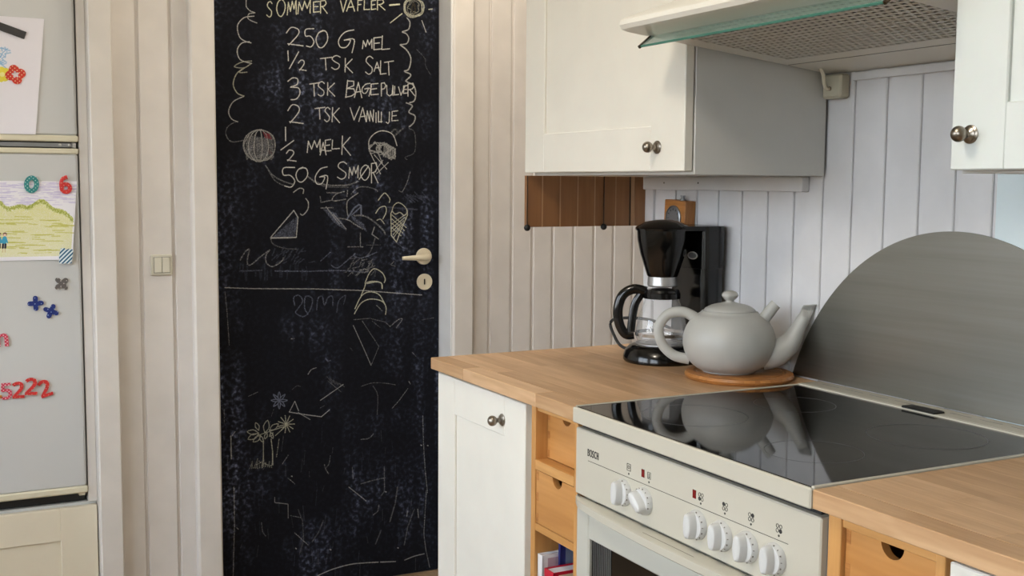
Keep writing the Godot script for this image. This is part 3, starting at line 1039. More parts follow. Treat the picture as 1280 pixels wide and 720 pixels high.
# ------------------------------------------------------------------ cooker
func build_cooker() -> void:
	var z0 := Z1
	var z1 := Z1 + 0.6
	var c := thing("cooker", "white electric cooker with black glass hob and six knobs", "cooker", Vector3(-0.29, 0, Z1 + 0.3))
	box_part(c, "body", Vector3(-0.548, 0.05, z0 + 0.002), Vector3(-0.006, 0.862, z1 - 0.002), 0.002, M.enamel_cool)
	# top frame
	var f := MB.new()
	bb(f, Vector3(-0.577, 0.8730, z0), Vector3(-0.5695, 0.9005, z1), 0.002)
	bb(f, Vector3(-0.571, 0.8730, z0), Vector3(-0.058, 0.9025, z0 + 0.0045), 0.001)
	bb(f, Vector3(-0.571, 0.8730, z1 - 0.006), Vector3(-0.058, 0.9025, z1), 0.001)
	bb(f, Vector3(-0.0655, 0.868, z0), Vector3(-0.059, 0.9035, z1), 0.001)
	bb(f, Vector3(-0.572, 0.8730, z0 + 0.001), Vector3(-0.06, 0.894, z1 - 0.001))
	part(c, "hob_frame", f.mesh(), M.enamel)
	var gl := box_part(c, "glass_hob", Vector3(-0.5700, 0.894, z0 + 0.0045), Vector3(-0.0655, 0.9010, z1 - 0.006), 0.0008, M.hob)
	# heating zones
	for q in [[-0.21, z0 + 0.155, 0.072], [-0.43, z0 + 0.155, 0.090], [-0.20, z0 + 0.445, 0.090], [-0.43, z0 + 0.445, 0.072]]:
		var m := MB.new()
		ring(m, circle(q[2], 56), circle(q[2] - 0.0012, 56), 0.00015, face(Vector3(q[0], 0.9010, q[1]), Vector3.UP, Vector3.BACK))
		part(gl, "heating_zone", m.mesh(), M.hob_mark)
	# rear strip with vent
	var rs := box_part(c, "rear_strip", Vector3(-0.059, 0.868, z0), Vector3(-0.0065, 0.9035, z1), 0.0015, M.enamel)
	box_part(rs, "vent_slot", Vector3(-0.066, 0.9030, 0.893), Vector3(-0.040, 0.9065, 0.966), 0.001, M.black_matt)
	for k in 9:
		box_part(rs, "vent_slit", Vector3(-0.030, 0.9033, z0 + 0.03 + k * 0.062), Vector3(-0.027, 0.9037, z0 + 0.075 + k * 0.062), 0.0, M.print_grey)
	# shadow gap and control panel
	box_part(c, "panel_gap", Vector3(-0.556, 0.862, z0 + 0.001), Vector3(-0.30, 0.8730, z1 - 0.001), 0.0, M.gap)
	var px := -0.567
	var pz0 := 0.623
	var pz1 := 1.238
	var pa := box_part(c, "control_panel", Vector3(px, 0.7445, pz0), Vector3(-0.546, 0.8630, pz1), 0.002, M.enamel)
	box_part(pa, "side_trim", Vector3(-0.556, 0.10, pz1 - 0.005), Vector3(-0.53, 0.862, pz1 + 0.0035), 0.001, M.grey_metal)
	box_part(pa, "printed_line", Vector3(px - 0.0003, 0.8108, 0.665), Vector3(px + 0.001, 0.8116, 1.177), 0.0, M.print_dark)
	var logo := part(pa, "printed_lettering", letters("BOSCH", 0.0125, 0.0006), M.print_dark)
	logo.transform = Transform3D(front_frame(0).basis, Vector3(px - 0.0002, 0.8255, 0.681))
	logo.scale = Vector3(0.66, 1, 1)
	var kz := [0.779, 0.839, 0.979, 1.038, 1.095, 1.152]
	var sz := [0.792, 0.850, 0.985, 1.042, 1.100, 1.158]
	for i in 6:
		# indicator dot and symbol
		var sp := MB.new()
		extrude(sp, PackedVector2Array(circle(0.0017, 10, Vector2(sz[i], 0.8175))), 0.0004, front_frame(px))
		if i == 0:
			for q in [[-0.005, 0.0, 0.0004, 0.0125], [0.005, 0.0, 0.0004, 0.0125]]:
				bb(sp, Vector3(px - 0.0004, 0.8225, sz[i] + q[0] - 0.0004), Vector3(px, 0.8345, sz[i] + q[0] + 0.0004))
			bb(sp, Vector3(px - 0.0004, 0.8225, sz[i] - 0.005), Vector3(px, 0.8233, sz[i] + 0.005))
			bb(sp, Vector3(px - 0.0004, 0.8337, sz[i] - 0.005), Vector3(px, 0.8345, sz[i] + 0.005))
			ring(sp, circle(0.003, 12, Vector2(sz[i], 0.8285)), circle(0.0022, 12, Vector2(sz[i], 0.8285)), 0.0004, front_frame(px))
		elif i == 1:
			for q in [-0.004, 0.004]:
				bb(sp, Vector3(px - 0.0004, 0.8225, sz[i] + q - 0.0004), Vector3(px, 0.8335, sz[i] + q + 0.0004))
			bb(sp, Vector3(px - 0.0004, 0.8225, sz[i] - 0.004), Vector3(px, 0.8231, sz[i] + 0.004))
			bb(sp, Vector3(px - 0.0004, 0.8330, sz[i] - 0.004), Vector3(px, 0.8336, sz[i] + 0.004))
			bb(sp, Vector3(px - 0.0004, 0.8245, sz[i] - 0.0006), Vector3(px, 0.8318, sz[i] + 0.0006))
			extrude(sp, PackedVector2Array(circle(0.0014, 8, Vector2(sz[i], 0.8250))), 0.0004, front_frame(px))
		else:
			var four := [Vector2(-0.0032, -0.0032), Vector2(-0.0032, 0.0032), Vector2(0.0032, 0.0032), Vector2(0.0032, -0.0032)]
			for k in 4:
				var cc: Vector2 = Vector2(sz[i], 0.8275) + four[k]
				if k == i - 2:
					extrude(sp, PackedVector2Array(circle(0.0031, 14, cc)), 0.0004, front_frame(px))
				else:
					ring(sp, circle(0.0030, 14, cc), circle(0.0022, 14, cc), 0.0004, front_frame(px))
		part(pa, "control_symbol", sp.mesh(), M.print_dark)
		control_knob(pa, Vector3(px, 0.784, kz[i]), [0.0, 1.0, 0.0, 0.0, 0.0, 0.0][i])
	for z in [0.833, 0.969]:
		box_part(pa, "pilot_lamp", Vector3(px - 0.0008, 0.8215, z - 0.0042), Vector3(px + 0.001, 0.8345, z + 0.0042), 0.0004, M.red_lamp)
	# oven door with bowed handle ledge
	var dm := MB.new()
	var dx := -0.566
	var wy := 0.672
	bb(dm, Vector3(dx, 0.20, pz0 + 0.003), Vector3(-0.549, 0.7365, 0.668), 0.003)
	bb(dm, Vector3(dx, 0.20, 1.193), Vector3(-0.549, 0.7365, pz1 - 0.003), 0.003)
	bb(dm, Vector3(dx, wy, 0.667), Vector3(-0.549, 0.7365, 1.194), 0.003)
	bb(dm, Vector3(dx, 0.20, 0.667), Vector3(-0.549, 0.30, 1.194), 0.003)
	var dr := part(c, "oven_door", dm.mesh(), M.enamel_cool)
	var og := box_part(dr, "oven_window", Vector3(-0.5585, 0.298, 0.666), Vector3(-0.552, wy + 0.002, 1.195), 0.0, M.oven_glass)
	for k in 10:
		var zz := 0.6755 + k * 0.0058
		box_part(dr, "window_bar", Vector3(-0.5602, 0.300, zz), Vector3(-0.5586, wy, zz + 0.0011 + 0.00012 * k), 0.0, M.grey_metal)
	var hm := MB.new()
	var outl := []
	var n := 24
	for i in n + 1:
		var t := float(i) / n
		var z := lerpf(pz0 + 0.001, pz1 - 0.001, t)
		var bow := pow(sin(PI * clampf(t, 0.0, 1.0)), 0.45)
		outl.append([z, -0.5665 - 0.030 * bow])
	for i in n:
		var a = outl[i]
		var b = outl[i + 1]
		var ya := 0.7415
		var yb := 0.7265
		var yc := 0.7390
		var A0 := Vector3(-0.5645, ya, a[0]); var B0 := Vector3(-0.5645, ya, b[0])
		var A1 := Vector3(a[1] + 0.006, ya, a[0]); var B1 := Vector3(b[1] + 0.006, ya, b[0])
		var A2 := Vector3(a[1], yc, a[0]); var B2 := Vector3(b[1], yc, b[0])
		var A3 := Vector3(a[1], yb, a[0]); var B3 := Vector3(b[1], yb, b[0])
		var A4 := Vector3(a[1] + 0.004, yb - 0.003, a[0]); var B4 := Vector3(b[1] + 0.004, yb - 0.003, b[0])
		var A5 := Vector3(-0.5645, yb - 0.003, a[0]); var B5 := Vector3(-0.5645, yb - 0.003, b[0])
		hm.quad(A0, B0, B1, A1, Vector3.UP)
		hm.quad(A1, B1, B2, A2, Vector3(-1, 1, 0))
		hm.quad(A2, B2, B3, A3, Vector3.LEFT)
		hm.quad(A3, B3, B4, A4, Vector3(-1, -1, 0))
		hm.quad(A4, B4, B5, A5, Vector3.DOWN)
		hm.quad(A0, B0, B5, A5, Vector3.RIGHT)
		if i == 0:
			hm.quad(A0, A1, A4, A5, Vector3.FORWARD)
			hm.quad(A1, A2, A3, A4, Vector3.FORWARD)
		if i == n - 1:
			hm.quad(B0, B1, B4, B5, Vector3.BACK)
			hm.quad(B1, B2, B3, B4, Vector3.BACK)
	var hd := part(dr, "handle_ledge", hm.mesh(Vector3.ZERO, 0.75), M.enamel)
	# pressed groove on the ledge
	box_part(dr, "ledge_groove", Vector3(-0.5858, 0.7414, 0.862), Vector3(-0.5848, 0.7418, 0.995), 0.0, M.print_grey)
	# stainless splash plate behind it
	var sp := MB.new()
	var poly := PackedVector2Array()
	var a0 := asin((0.905 - 0.70) / 0.5125)
	for i in 65:
		var a := lerpf(a0, PI - a0, i / 64.0)
		poly.append(Vector2(0.945 + cos(a) * 0.4374, 0.70 + sin(a) * 0.5125))
	poly[0].y = 0.9045
	poly[64].y = 0.9045
	extrude(sp, poly, 0.0025, front_frame(-0.0030))
	var pl := thing("splash_plate", "arched brushed steel splash plate on the wall behind the hob", "splash plate", Vector3(-0.004, 0.9045, 0.945))
	part(pl, "plate", sp.mesh(Vector3.BACK), M.steel)

func control_knob(parent: Node3D, at: Vector3, turned: float) -> void:
	var m := MB.new()
	var xf := axis(at, Vector3.LEFT)
	lathe(m, [Vector2(0, 0), Vector2(0.0225, 0), Vector2(0.0225, 0.003), Vector2(0.0205, 0.0085), Vector2(0.0195, 0.010), Vector2(0, 0.0105)], 32, xf)
	var k := part(parent, "control_knob", m.mesh(), M.plastic_white)
	var g := MB.new()
	var rot := Basis(Vector3.LEFT, turned * 0.9)
	var fr := Transform3D(rot * front_frame(0).basis, at)
	var secs := [[0.008, 0.0115, 0.0205], [0.017, 0.0100, 0.0200], [0.0215, 0.0082, 0.0185], [0.0235, 0.0050, 0.0160]]
	var rings := []
	for s in secs:
		var rr := []
		for i in 24:
			var t := TAU * i / 24
			var q := Vector2(signf(cos(t)) * pow(absf(cos(t)), 0.75) * s[1], sin(t) * s[2])
			rr.append(fr * Vector3(q.x, q.y, s[0]))
		rings.append(rr)
	for j in rings.size() - 1:
		for i in 24:
			var i2 := (i + 1) % 24
			g.quad(rings[j][i], rings[j][i2], rings[j + 1][i2], rings[j + 1][i], (rings[j][i] - fr * Vector3(0, 0, secs[j][0])) + fr.basis.z * 0.003)
	for i in 24:
		g.tri(fr * Vector3(0, 0, 0.0238), rings[3][i], rings[3][(i + 1) % 24], fr.basis.z)
	part(k, "grip", g.mesh(), M.plastic_white)
	# printed scale ticks on the skirt
	var t := MB.new()
	for i in 7:
		var a := deg_to_rad(75.0 - 24.0 * i)
		var p := Vector2(cos(a), sin(a))
		var c := fr * Vector3(p.x * 0.0208, p.y * 0.0208, 0.0078)
		bx(t, c, Vector3(0.0028, 0.0009 if i % 2 else 0.002, 0.0012), 0.0, fr.basis * Basis(Vector3.BACK, a))
	for i in 5:
		var a := deg_to_rad(112.0 + 10.0 * i)
		var p := Vector2(cos(a), sin(a))
		bx(t, fr * Vector3(p.x * 0.0185, p.y * 0.0185, 0.0104), Vector3(0.0008, 0.0036, 0.0008), 0.0, fr.basis * Basis(Vector3.BACK, a))
	part(k, "scale_print", t.mesh(), M.print_grey)

# ------------------------------------------------------------------ hood
func build_hood() -> void:
	var z0 := 0.624
	var z1 := 1.2145
	var h := thing("cooker_hood", "white slanted cooker hood with glass visor between the wall cupboards", "cooker hood", Vector3(-0.25, 1.506, 0.92))
	var by := func(x: float) -> float: return 1.504 - 0.105 * x
	# shell: closed side profile, open underside where the filter sits
	var fx0 := -0.425
	var fx1 := -0.150
	var prof := [Vector2(-0.004, by.call(-0.004)), Vector2(-0.100, by.call(-0.1)), Vector2(fx1, by.call(fx1))]
	var up := [Vector2(-0.474, by.call(-0.474)), Vector2(-0.486, 1.557), Vector2(-0.4905, 1.564), Vector2(-0.488, 1.572), Vector2(-0.478, 1.579), Vector2(-0.445, 1.5905), Vector2(-0.368, 1.617), Vector2(-0.30, 1.648), Vector2(-0.24, 1.70), Vector2(-0.21, 1.78), Vector2(-0.20, 1.95), Vector2(-0.004, 1.95)]
	var poly := PackedVector2Array()
	for q in up:
		poly.append(Vector2(-q.x, q.y))
	poly.append(Vector2(0.004, by.call(-0.004) + 0.0))
	var m := MB.new()
	# long faces
	var ring_pts := []
	for q in up:
		ring_pts.append(q)
	for i in ring_pts.size() - 1:
		var a: Vector2 = ring_pts[i]
		var b: Vector2 = ring_pts[i + 1]
		var d := Vector3(-(b.y - a.y), b.x - a.x, 0)
		m.quad(Vector3(a.x, a.y, z0), Vector3(b.x, b.y, z0), Vector3(b.x, b.y, z1), Vector3(a.x, a.y, z1), d)
	# sides
	var full := PackedVector2Array()
	for q in up:
		full.append(q)
	full.append(Vector2(-0.004, by.call(-0.004)))
	var tr := Geometry2D.triangulate_polygon(full)
	for i in range(0, tr.size(), 3):
		for z in [z0, z1]:
			m.tri(Vector3(full[tr[i]].x, full[tr[i]].y, z), Vector3(full[tr[i + 1]].x, full[tr[i + 1]].y, z), Vector3(full[tr[i + 2]].x, full[tr[i + 2]].y, z), Vector3(0, 0, z - 0.9))
	# back
	m.quad(Vector3(-0.004, by.call(0), z0), Vector3(-0.004, by.call(0), z1), Vector3(-0.004, 1.95, z1), Vector3(-0.004, 1.95, z0), Vector3.RIGHT)
	# underside border round the filter
	var gz0 := 0.672
	var gz1 := 1.166
	var U := func(x: float, z: float) -> Vector3: return Vector3(x, by.call(x), z)
	m.quad(U.call(-0.474, z0), U.call(fx0, z0), U.call(fx0, z1), U.call(-0.474, z1), Vector3.DOWN)
	m.quad(U.call(fx1, z0), U.call(-0.004, z0), U.call(-0.004, z1), U.call(fx1, z1), Vector3.DOWN)
	m.quad(U.call(fx0, z0), U.call(fx1, z0), U.call(fx1, gz0), U.call(fx0, gz0), Vector3.DOWN)
	m.quad(U.call(fx0, gz1), U.call(fx1, gz1), U.call(fx1, z1), U.call(fx0, z1), Vector3.DOWN)
	part(h, "shell", m.mesh(), M.hood_enamel)
	# perforated metal filter: a lattice of bars in front of a dark cavity
	var g := MB.new()
	var tilt := Basis(Vector3.BACK, -atan(0.105))
	var nx := 18
	var nz := 31
	for i in nx + 1:
		var x := lerpf(fx0, fx1, float(i) / nx)
		bx(g, Vector3(x, by.call(x) + 0.001, (gz0 + gz1) * 0.5), Vector3(0.0064, 0.0014, gz1 - gz0), 0.0, tilt)
	for i in nx:
		var x := lerpf(fx0, fx1, (i + 0.5) / nx)
		for k in nz + 1:
			var z := lerpf(gz0, gz1, clampf((k + (0.5 if i % 2 else 0.0)) / nz, 0.0, 1.0))
			bx(g, Vector3(x, by.call(x) + 0.001, z), Vector3(0.0095, 0.0012, 0.0056), 0.0, tilt)
	var gr := part(h, "filter_grille", g.mesh(), M.grille, "perforated metal grease filter")
	gr.set_meta("kind", "stuff")
	var cv := MB.new()
	bb(cv, Vector3(fx0, by.call(fx0) + 0.018, gz0), Vector3(fx1, by.call(fx0) + 0.02, gz1))
	part(h, "filter_felt", cv.mesh(), M.rubber)
	# seam across the underside
	var sm := MB.new()
	bx(sm, Vector3(-0.113, by.call(-0.113) - 0.0002, (z0 + z1) * 0.5), Vector3(0.0012, 0.0008, z1 - z0 - 0.01), 0.0, tilt)
	part(h, "underside_seam", sm.mesh(), M.print_grey)
	# visor
	var v0 := Vector3(-0.4255, 1.5500, 0)
	var v1 := Vector3(-0.4520, 1.5290, 0)
	var dir := (v1 - v0)
	var ang := atan2(dir.y, dir.x)
	var vb := Basis(Vector3.BACK, ang)
	var gm := MB.new()
	bx(gm, (v0 + v1) * 0.5 + Vector3(0, 0, 0.918), Vector3(dir.length(), 0.004, 0.565), 0.0, vb)
	var vg := part(h, "visor", gm.mesh(), M.visor_glass, "clear green tinted glass visor")
	var em := MB.new()
	bx(em, v1 + Vector3(0, 0, 0.918), Vector3(0.0016, 0.0044, 0.566), 0.0006, vb)
	part(vg, "visor_edge", em.mesh(), M.visor_edge)
	for z in [0.633, 1.203]:
		var bm := MB.new()
		bx(bm, (v0 + v1) * 0.5 + Vector3(-0.001, 0, z), Vector3(dir.length() + 0.006, 0.006, 0.005), 0.001, vb)
		part(h, "visor_bracket", bm.mesh(), M.bronze)
		var am := MB.new()
		bx(am, Vector3(-0.432, 1.556, z), Vector3(0.006, 0.022, 0.006), 0.001, Basis(Vector3.BACK, 0.35))
		part(h, "visor_arm", am.mesh(), M.grey_metal)
	for z in [0.842, 0.868, 0.894]:
		var bt := MB.new()
		lathe(bt, [Vector2(0, -0.004), Vector2(0.0062, -0.004), Vector2(0.0062, 0.010), Vector2(0.0052, 0.0125), Vector2(0, 0.013)], 18, axis(Vector3(-0.470, 1.578, z), Vector3(-0.35, 1.0, 0)))
		part(h, "switch_button", bt.mesh(), M.cream)

# ------------------------------------------------------------------ things on the worktop
func build_counter_things() -> void:
	# trivet
	var tc := Vector3(-0.118, TOP, 0.513)
	var t := thing("trivet", "round dark wooden trivet under the white teapot", "trivet", tc)
	var m := MB.new()
	lathe(m, [Vector2(0.0, 0.0), Vector2(0.104, 0.0), Vector2(0.108, 0.003), Vector2(0.1095, 0.0075), Vector2(0.107, 0.0125), Vector2(0.100, 0.014), Vector2(0.092, 0.0135), Vector2(0.090, 0.0115), Vector2(0.086, 0.0115), Vector2(0.084, 0.0130), Vector2(0.0, 0.0130)], 64, Transform3D(Basis.IDENTITY, tc))
	part(t, "disc", m.mesh(Vector3(0.7, 0, 0.7).normalized()), M.trivet)
	# teapot
	var pc := Vector3(-0.137, TOP + 0.0135, 0.502)
	var p := thing("teapot", "white stoneware teapot standing on the round trivet", "teapot", pc)
	var dirv := Vector3(0.80, 0, 0.60).normalized()
	var B := Basis(dirv, Vector3.UP, dirv.cross(Vector3.UP))
	var xf := Transform3D(B, pc)
	m = MB.new()
	var prof := [Vector2(0, 0.0), Vector2(0.052, 0.0), Vector2(0.054, 0.003), Vector2(0.060, 0.005)]
	for q in smooth_path([Vector2(0.060, 0.005), Vector2(0.075, 0.016), Vector2(0.087, 0.035), Vector2(0.0925, 0.060), Vector2(0.087, 0.088), Vector2(0.072, 0.110), Vector2(0.060, 0.1180), Vector2(0.0555, 0.1225)], 5).slice(1):
		prof.append(q)
	prof.append_array([Vector2(0.0535, 0.1235), Vector2(0.0515, 0.1215), Vector2(0.0, 0.1205)])
	lathe(m, prof, 56, xf)
	part(p, "body", m.mesh(), M.stoneware)
	m = MB.new()
	prof = [Vector2(0.0500, 0.1195), Vector2(0.0512, 0.1245), Vector2(0.0495, 0.1275)]
	for q in smooth_path([Vector2(0.0495, 0.1275), Vector2(0.036, 0.1345), Vector2(0.018, 0.1385), Vector2(0.009, 0.1415), Vector2(0.0085, 0.1445), Vector2(0.0145, 0.1500), Vector2(0.0168, 0.1555), Vector2(0.0135, 0.1605), Vector2(0.006, 0.1635), Vector2(0.0, 0.1640)], 4).slice(1):
		prof.append(q)
	lathe(m, prof, 40, xf)
	part(p, "lid", m.mesh(), M.stoneware)
	# spout, hollow at the tip
	m = MB.new()
	var sp := []
	for q in smooth_path([Vector3(0.066, 0.034, 0), Vector3(0.094, 0.040, 0), Vector3(0.119, 0.060, 0), Vector3(0.135, 0.090, 0), Vector3(0.148, 0.116, 0)], 6):
		sp.append(xf * q)
	tube(m, sp, [Vector2(0.030, 0.034), Vector2(0.028, 0.033), Vector2(0.022, 0.026), Vector2(0.0150, 0.0170), Vector2(0.0120, 0.0125)], 24, B.z, false)
	# flare from the last ring to a level mouth with a drawn out lip
	var tv: Vector3 = (sp[sp.size() - 1] - sp[sp.size() - 2]).normalized()
	var sd := tv.cross(B.z).normalized()
	var su := sd.cross(tv).normalized()
	var ra := []
	var rb := []
	var rc := []
	for k in 24:
		var a := TAU * k / 24
		ra.append(sp[sp.size() - 1] + sd * cos(a) * 0.0120 + su * sin(a) * 0.0125)
		var ex := 0.0165 if cos(a) > 0.0 else 0.0095
		rb.append(xf * Vector3(0.1535 + cos(a) * ex, 0.1375 + maxf(cos(a), 0.0) * 0.0025, -sin(a) * 0.0095))
		rc.append(xf * Vector3(0.1535 + cos(a) * ex * 0.78, 0.1365, -sin(a) * 0.0070))
	var mc := xf * Vector3(0.152, 0.126, 0)
	for k in 24:
		var k2 := (k + 1) % 24
		m.quad(ra[k], ra[k2], rb[k2], rb[k], (ra[k] + rb[k]) * 0.5 - (sp[sp.size() - 1] + xf * Vector3(0.1535, 0.1375, 0)) * 0.5)
		m.quad(rb[k], rb[k2], rc[k2], rc[k], Vector3.UP)
		m.tri(rc[k], rc[k2], mc, Vector3.UP)
	part(p, "spout", m.mesh(), M.stoneware)
	m = MB.new()
	var hp := []
	for q in smooth_path([Vector3(-0.066, 0.106, 0), Vector3(-0.092, 0.118, 0), Vector3(-0.122, 0.113, 0), Vector3(-0.141, 0.086, 0), Vector3(-0.134, 0.052, 0), Vector3(-0.110, 0.029, 0), Vector3(-0.078, 0.022, 0)], 6):
		hp.append(xf * q)
	tube(m, hp, [Vector2(0.011, 0.0085), Vector2(0.0105, 0.0078), Vector2(0.010, 0.0074), Vector2(0.011, 0.0085)], 16, B.z)
	part(p, "handle", m.mesh(), M.stoneware)
	m = MB.new()
	var tp := []
	for q in smooth_path([Vector3(0.060, 0.100, 0.012), Vector3(0.072, 0.116, 0.012), Vector3(0.084, 0.133, 0.012), Vector3(0.090, 0.140, 0.012)], 4):
		tp.append(xf * q)
	tube(m, tp, [Vector2(0.0125, 0.0105), Vector2(0.0120, 0.0100), Vector2(0.0110, 0.0085)], 14, B.z)
	part(p, "lid_stop", m.mesh(), M.stoneware, "tilted strap lug beside the lid")
	build_coffee_maker()

func build_coffee_maker() -> void:
	var ax := Vector3(-0.134, TOP, 0.262)     # axis of the jug
	var c := thing("coffee_maker", "black filter coffee maker with glass jug behind the teapot", "coffee maker", ax)
	var at := Transform3D(Basis.IDENTITY, ax)
	# base with hot plate
	var m := MB.new()
	lathe(m, [Vector2(0, 0), Vector2(0.080, 0), Vector2(0.0835, 0.004), Vector2(0.0835, 0.012), Vector2(0.079, 0.026), Vector2(0.068, 0.036), Vector2(0.058, 0.039), Vector2(0.0, 0.039)], 48, at)
	bb(m, Vector3(-0.134, 0.9005, 0.195), Vector3(-0.010, 0.936, 0.329), 0.006)
	var base := part(c, "base", m.mesh(), M.black_gloss)
	m = MB.new()
	lathe(m, [Vector2(0.0, 0.0385), Vector2(0.056, 0.0385), Vector2(0.056, 0.0410), Vector2(0.0, 0.0415)], 40, at)
	part(base, "hot_plate", m.mesh(), M.silver)
	# water tank column: rounded rectangle
	m = MB.new()
	var poly := PackedVector2Array()
	var x0 := -0.070
	var x1 := -0.010
	var za := 0.197
	var zb := 0.327
	var rad := 0.018
	for k in 4:
		var cc: Vector2 = [Vector2(x1 - rad, zb - rad), Vector2(x0 + rad, zb - rad), Vector2(x0 + rad, za + rad), Vector2(x1 - rad, za + rad)][k]
		for i in 7:
			var a := PI / 2.0 * k + PI / 2.0 * i / 6.0
			poly.append(cc + Vector2(cos(a), sin(a)) * rad)
	# local x = world x, local y = world z, extruded upwards
	var upf := Transform3D(Basis(Vector3.RIGHT, Vector3.BACK, Vector3.UP), Vector3.ZERO)
	extrude(m, poly, 0.175, Transform3D(upf.basis, Vector3(0, 0.930, 0)))
	var col := part(c, "column", m.mesh(), M.black_gloss)
	m = MB.new()
	var poly2 := PackedVector2Array()
	for q in poly:
		poly2.append(Vector2((q.x + 0.04) * 1.05 - 0.0405, (q.y - 0.262) * 1.04 + 0.262))
	extrude(m, poly2, 0.082, Transform3D(upf.basis, Vector3(0, 1.1065, 0)))
	part(c, "water_tank", m.mesh(), M.black_gloss)
	# badge on the tank
	m = MB.new()
	ring(m, circle(0.017, 28, Vector2(0.288, 1.134), 0.0085), circle(0.0145, 28, Vector2(0.288, 1.134), 0.0062), 0.0016, front_frame(-0.0720))
	var bd := part(c, "badge", m.mesh(), M.plastic_white)
	m = MB.new()
	extrude(m, PackedVector2Array(circle(0.0146, 28, Vector2(0.288, 1.134), 0.0063)), 0.001, front_frame(-0.0720))
	part(bd, "badge_plate", m.mesh(), M.grey_metal)
	# filter basket
	m = MB.new()
	lathe(m, [Vector2(0.0, 0.186), Vector2(0.030, 0.186), Vector2(0.034, 0.190), Vector2(0.041, 0.212), Vector2(0.050, 0.240), Vector2(0.056, 0.268), Vector2(0.0575, 0.290), Vector2(0.0, 0.290)], 44, at)
	bb(m, Vector3(-0.125, 1.150, 0.222), Vector3(-0.066, 1.189, 0.282), 0.006)
	part(c, "filter_basket", m.mesh(), M.black_gloss)
	m = MB.new()
	lathe(m, [Vector2(0.0, 0.166), Vector2(0.031, 0.166), Vector2(0.033, 0.169), Vector2(0.0315, 0.188), Vector2(0.0, 0.188)], 40, at)
	part(c, "drip_collar", m.mesh(), M.silver)
	# lid over basket and tank
	m = MB.new()
	lathe(m, [Vector2(0.0, 0.289), Vector2(0.0600, 0.289), Vector2(0.0612, 0.293), Vector2(0.0590, 0.297), Vector2(0.040, 0.307), Vector2(0.018, 0.312), Vector2(0.0, 0.313)], 48, at)
	extrude(m, poly2, 0.010, Transform3D(upf.basis, Vector3(0, 1.189, 0)))
	var lp := PackedVector2Array([Vector2(-0.134, 0.206), Vector2(-0.060, 0.200), Vector2(-0.060, 0.325), Vector2(-0.134, 0.318)])
	extrude(m, lp, 0.010, Transform3D(upf.basis, Vector3(0, 1.1892, 0)))
	part(c, "lid", m.mesh(), M.black_gloss)
	# glass jug: top level, stands on the hot plate
	var jc := ax + Vector3(0, 0.0416, 0)
	var j := thing("coffee_jug", "empty glass coffee jug with black handle inside the coffee maker", "jug", jc)
	var jt := Transform3D(Basis.IDENTITY, jc)
	m = MB.new()
	var outer := smooth_path([Vector2(0.0, 0.0), Vector2(0.045, 0.0), Vector2(0.054, 0.006), Vector2(0.0565, 0.022), Vector2(0.053, 0.048), Vector2(0.043, 0.080), Vector2(0.037, 0.100), Vector2(0.038, 0.110)], 4)
	lathe(m, outer, 44, jt)
	part(j, "glass_bowl", m.mesh(Vector3.ZERO, 0.6), M.carafe)
	m = MB.new()
	lathe(m, [Vector2(0.0382, 0.098), Vector2(0.0405, 0.098), Vector2(0.0405, 0.110), Vector2(0.0382, 0.112)], 40, jt)
	lathe(m, [Vector2(0.0, 0.111), Vector2(0.039, 0.111), Vector2(0.037, 0.117), Vector2(0.012, 0.121), Vector2(0.0, 0.121)], 40, jt)
	part(j, "jug_lid", m.mesh(), M.black_gloss)
	m = MB.new()
	lathe(m, [Vector2(0.0568, 0.016), Vector2(0.0580, 0.016), Vector2(0.0580, 0.023), Vector2(0.0568, 0.023)], 44, jt)
	part(j, "steel_band", m.mesh(), M.chrome)
	m = MB.new()
	var hd := Vector3(-0.83, 0, -0.56).normalized()
	var hp := []
	for q in smooth_path([Vector2(0.034, 0.112), Vector2(0.062, 0.117), Vector2(0.086, 0.103), Vector2(0.096, 0.072), Vector2(0.092, 0.038), Vector2(0.078, 0.016), Vector2(0.060, 0.016)], 6):
		hp.append(jc + hd * q.x + Vector3.UP * q.y)
	tube(m, hp, [Vector2(0.011, 0.008), Vector2(0.011, 0.0085), Vector2(0.011, 0.0085), Vector2(0.0105, 0.0075), Vector2(0.010, 0.007)], 16, hd.cross(Vector3.UP))
	var sp2 := []
	for q in smooth_path([Vector2(0.046, 0.106), Vector2(0.058, 0.085), Vector2(0.064, 0.055), Vector2(0.067, 0.022)], 5):
		sp2.append(jc + hd * q.x + Vector3.UP * q.y)
	tube(m, sp2, [Vector2(0.009, 0.006), Vector2(0.009, 0.005), Vector2(0.009, 0.006)], 12, hd.cross(Vector3.UP))
	part(j, "handle", m.mesh(), M.black_gloss)
	# mains lead
	m = MB.new()
	var lead := smooth_path([Vector3(-0.050, 0.955, 0.198), Vector3(-0.080, 0.975, 0.140), Vector3(-0.120, 0.975, 0.080), Vector3(-0.132, 0.962, 0.052), Vector3(-0.132, 0.935, 0.066), Vector3(-0.128, 0.910, 0.095), Vector3(-0.105, 0.9045, 0.125), Vector3(-0.050, 0.9045, 0.13), Vector3(-0.008, 0.9045, 0.11)], 6)
	tube(m, lead, [Vector2(0.0036, 0.0036)], 10)
	part(c, "mains_lead", m.mesh(), M.rubber)
	# little wooden box with a dial on the wall
	var k := thing("wooden_dial_box", "small wooden box with round dial on the wall above the coffee maker", "clock", Vector3(-0.015, 1.205, 0.155))
	var tl := Basis(Vector3.RIGHT, 0.05)
	var kc := Vector3(-0.0155, 1.222, 0.158)
	m = MB.new()
	bx(m, kc, Vector3(0.030, 0.062, 0.082), 0.002, tl)
	part(k, "case", m.mesh(Vector3.BACK), M.clock_wood)
	m = MB.new()
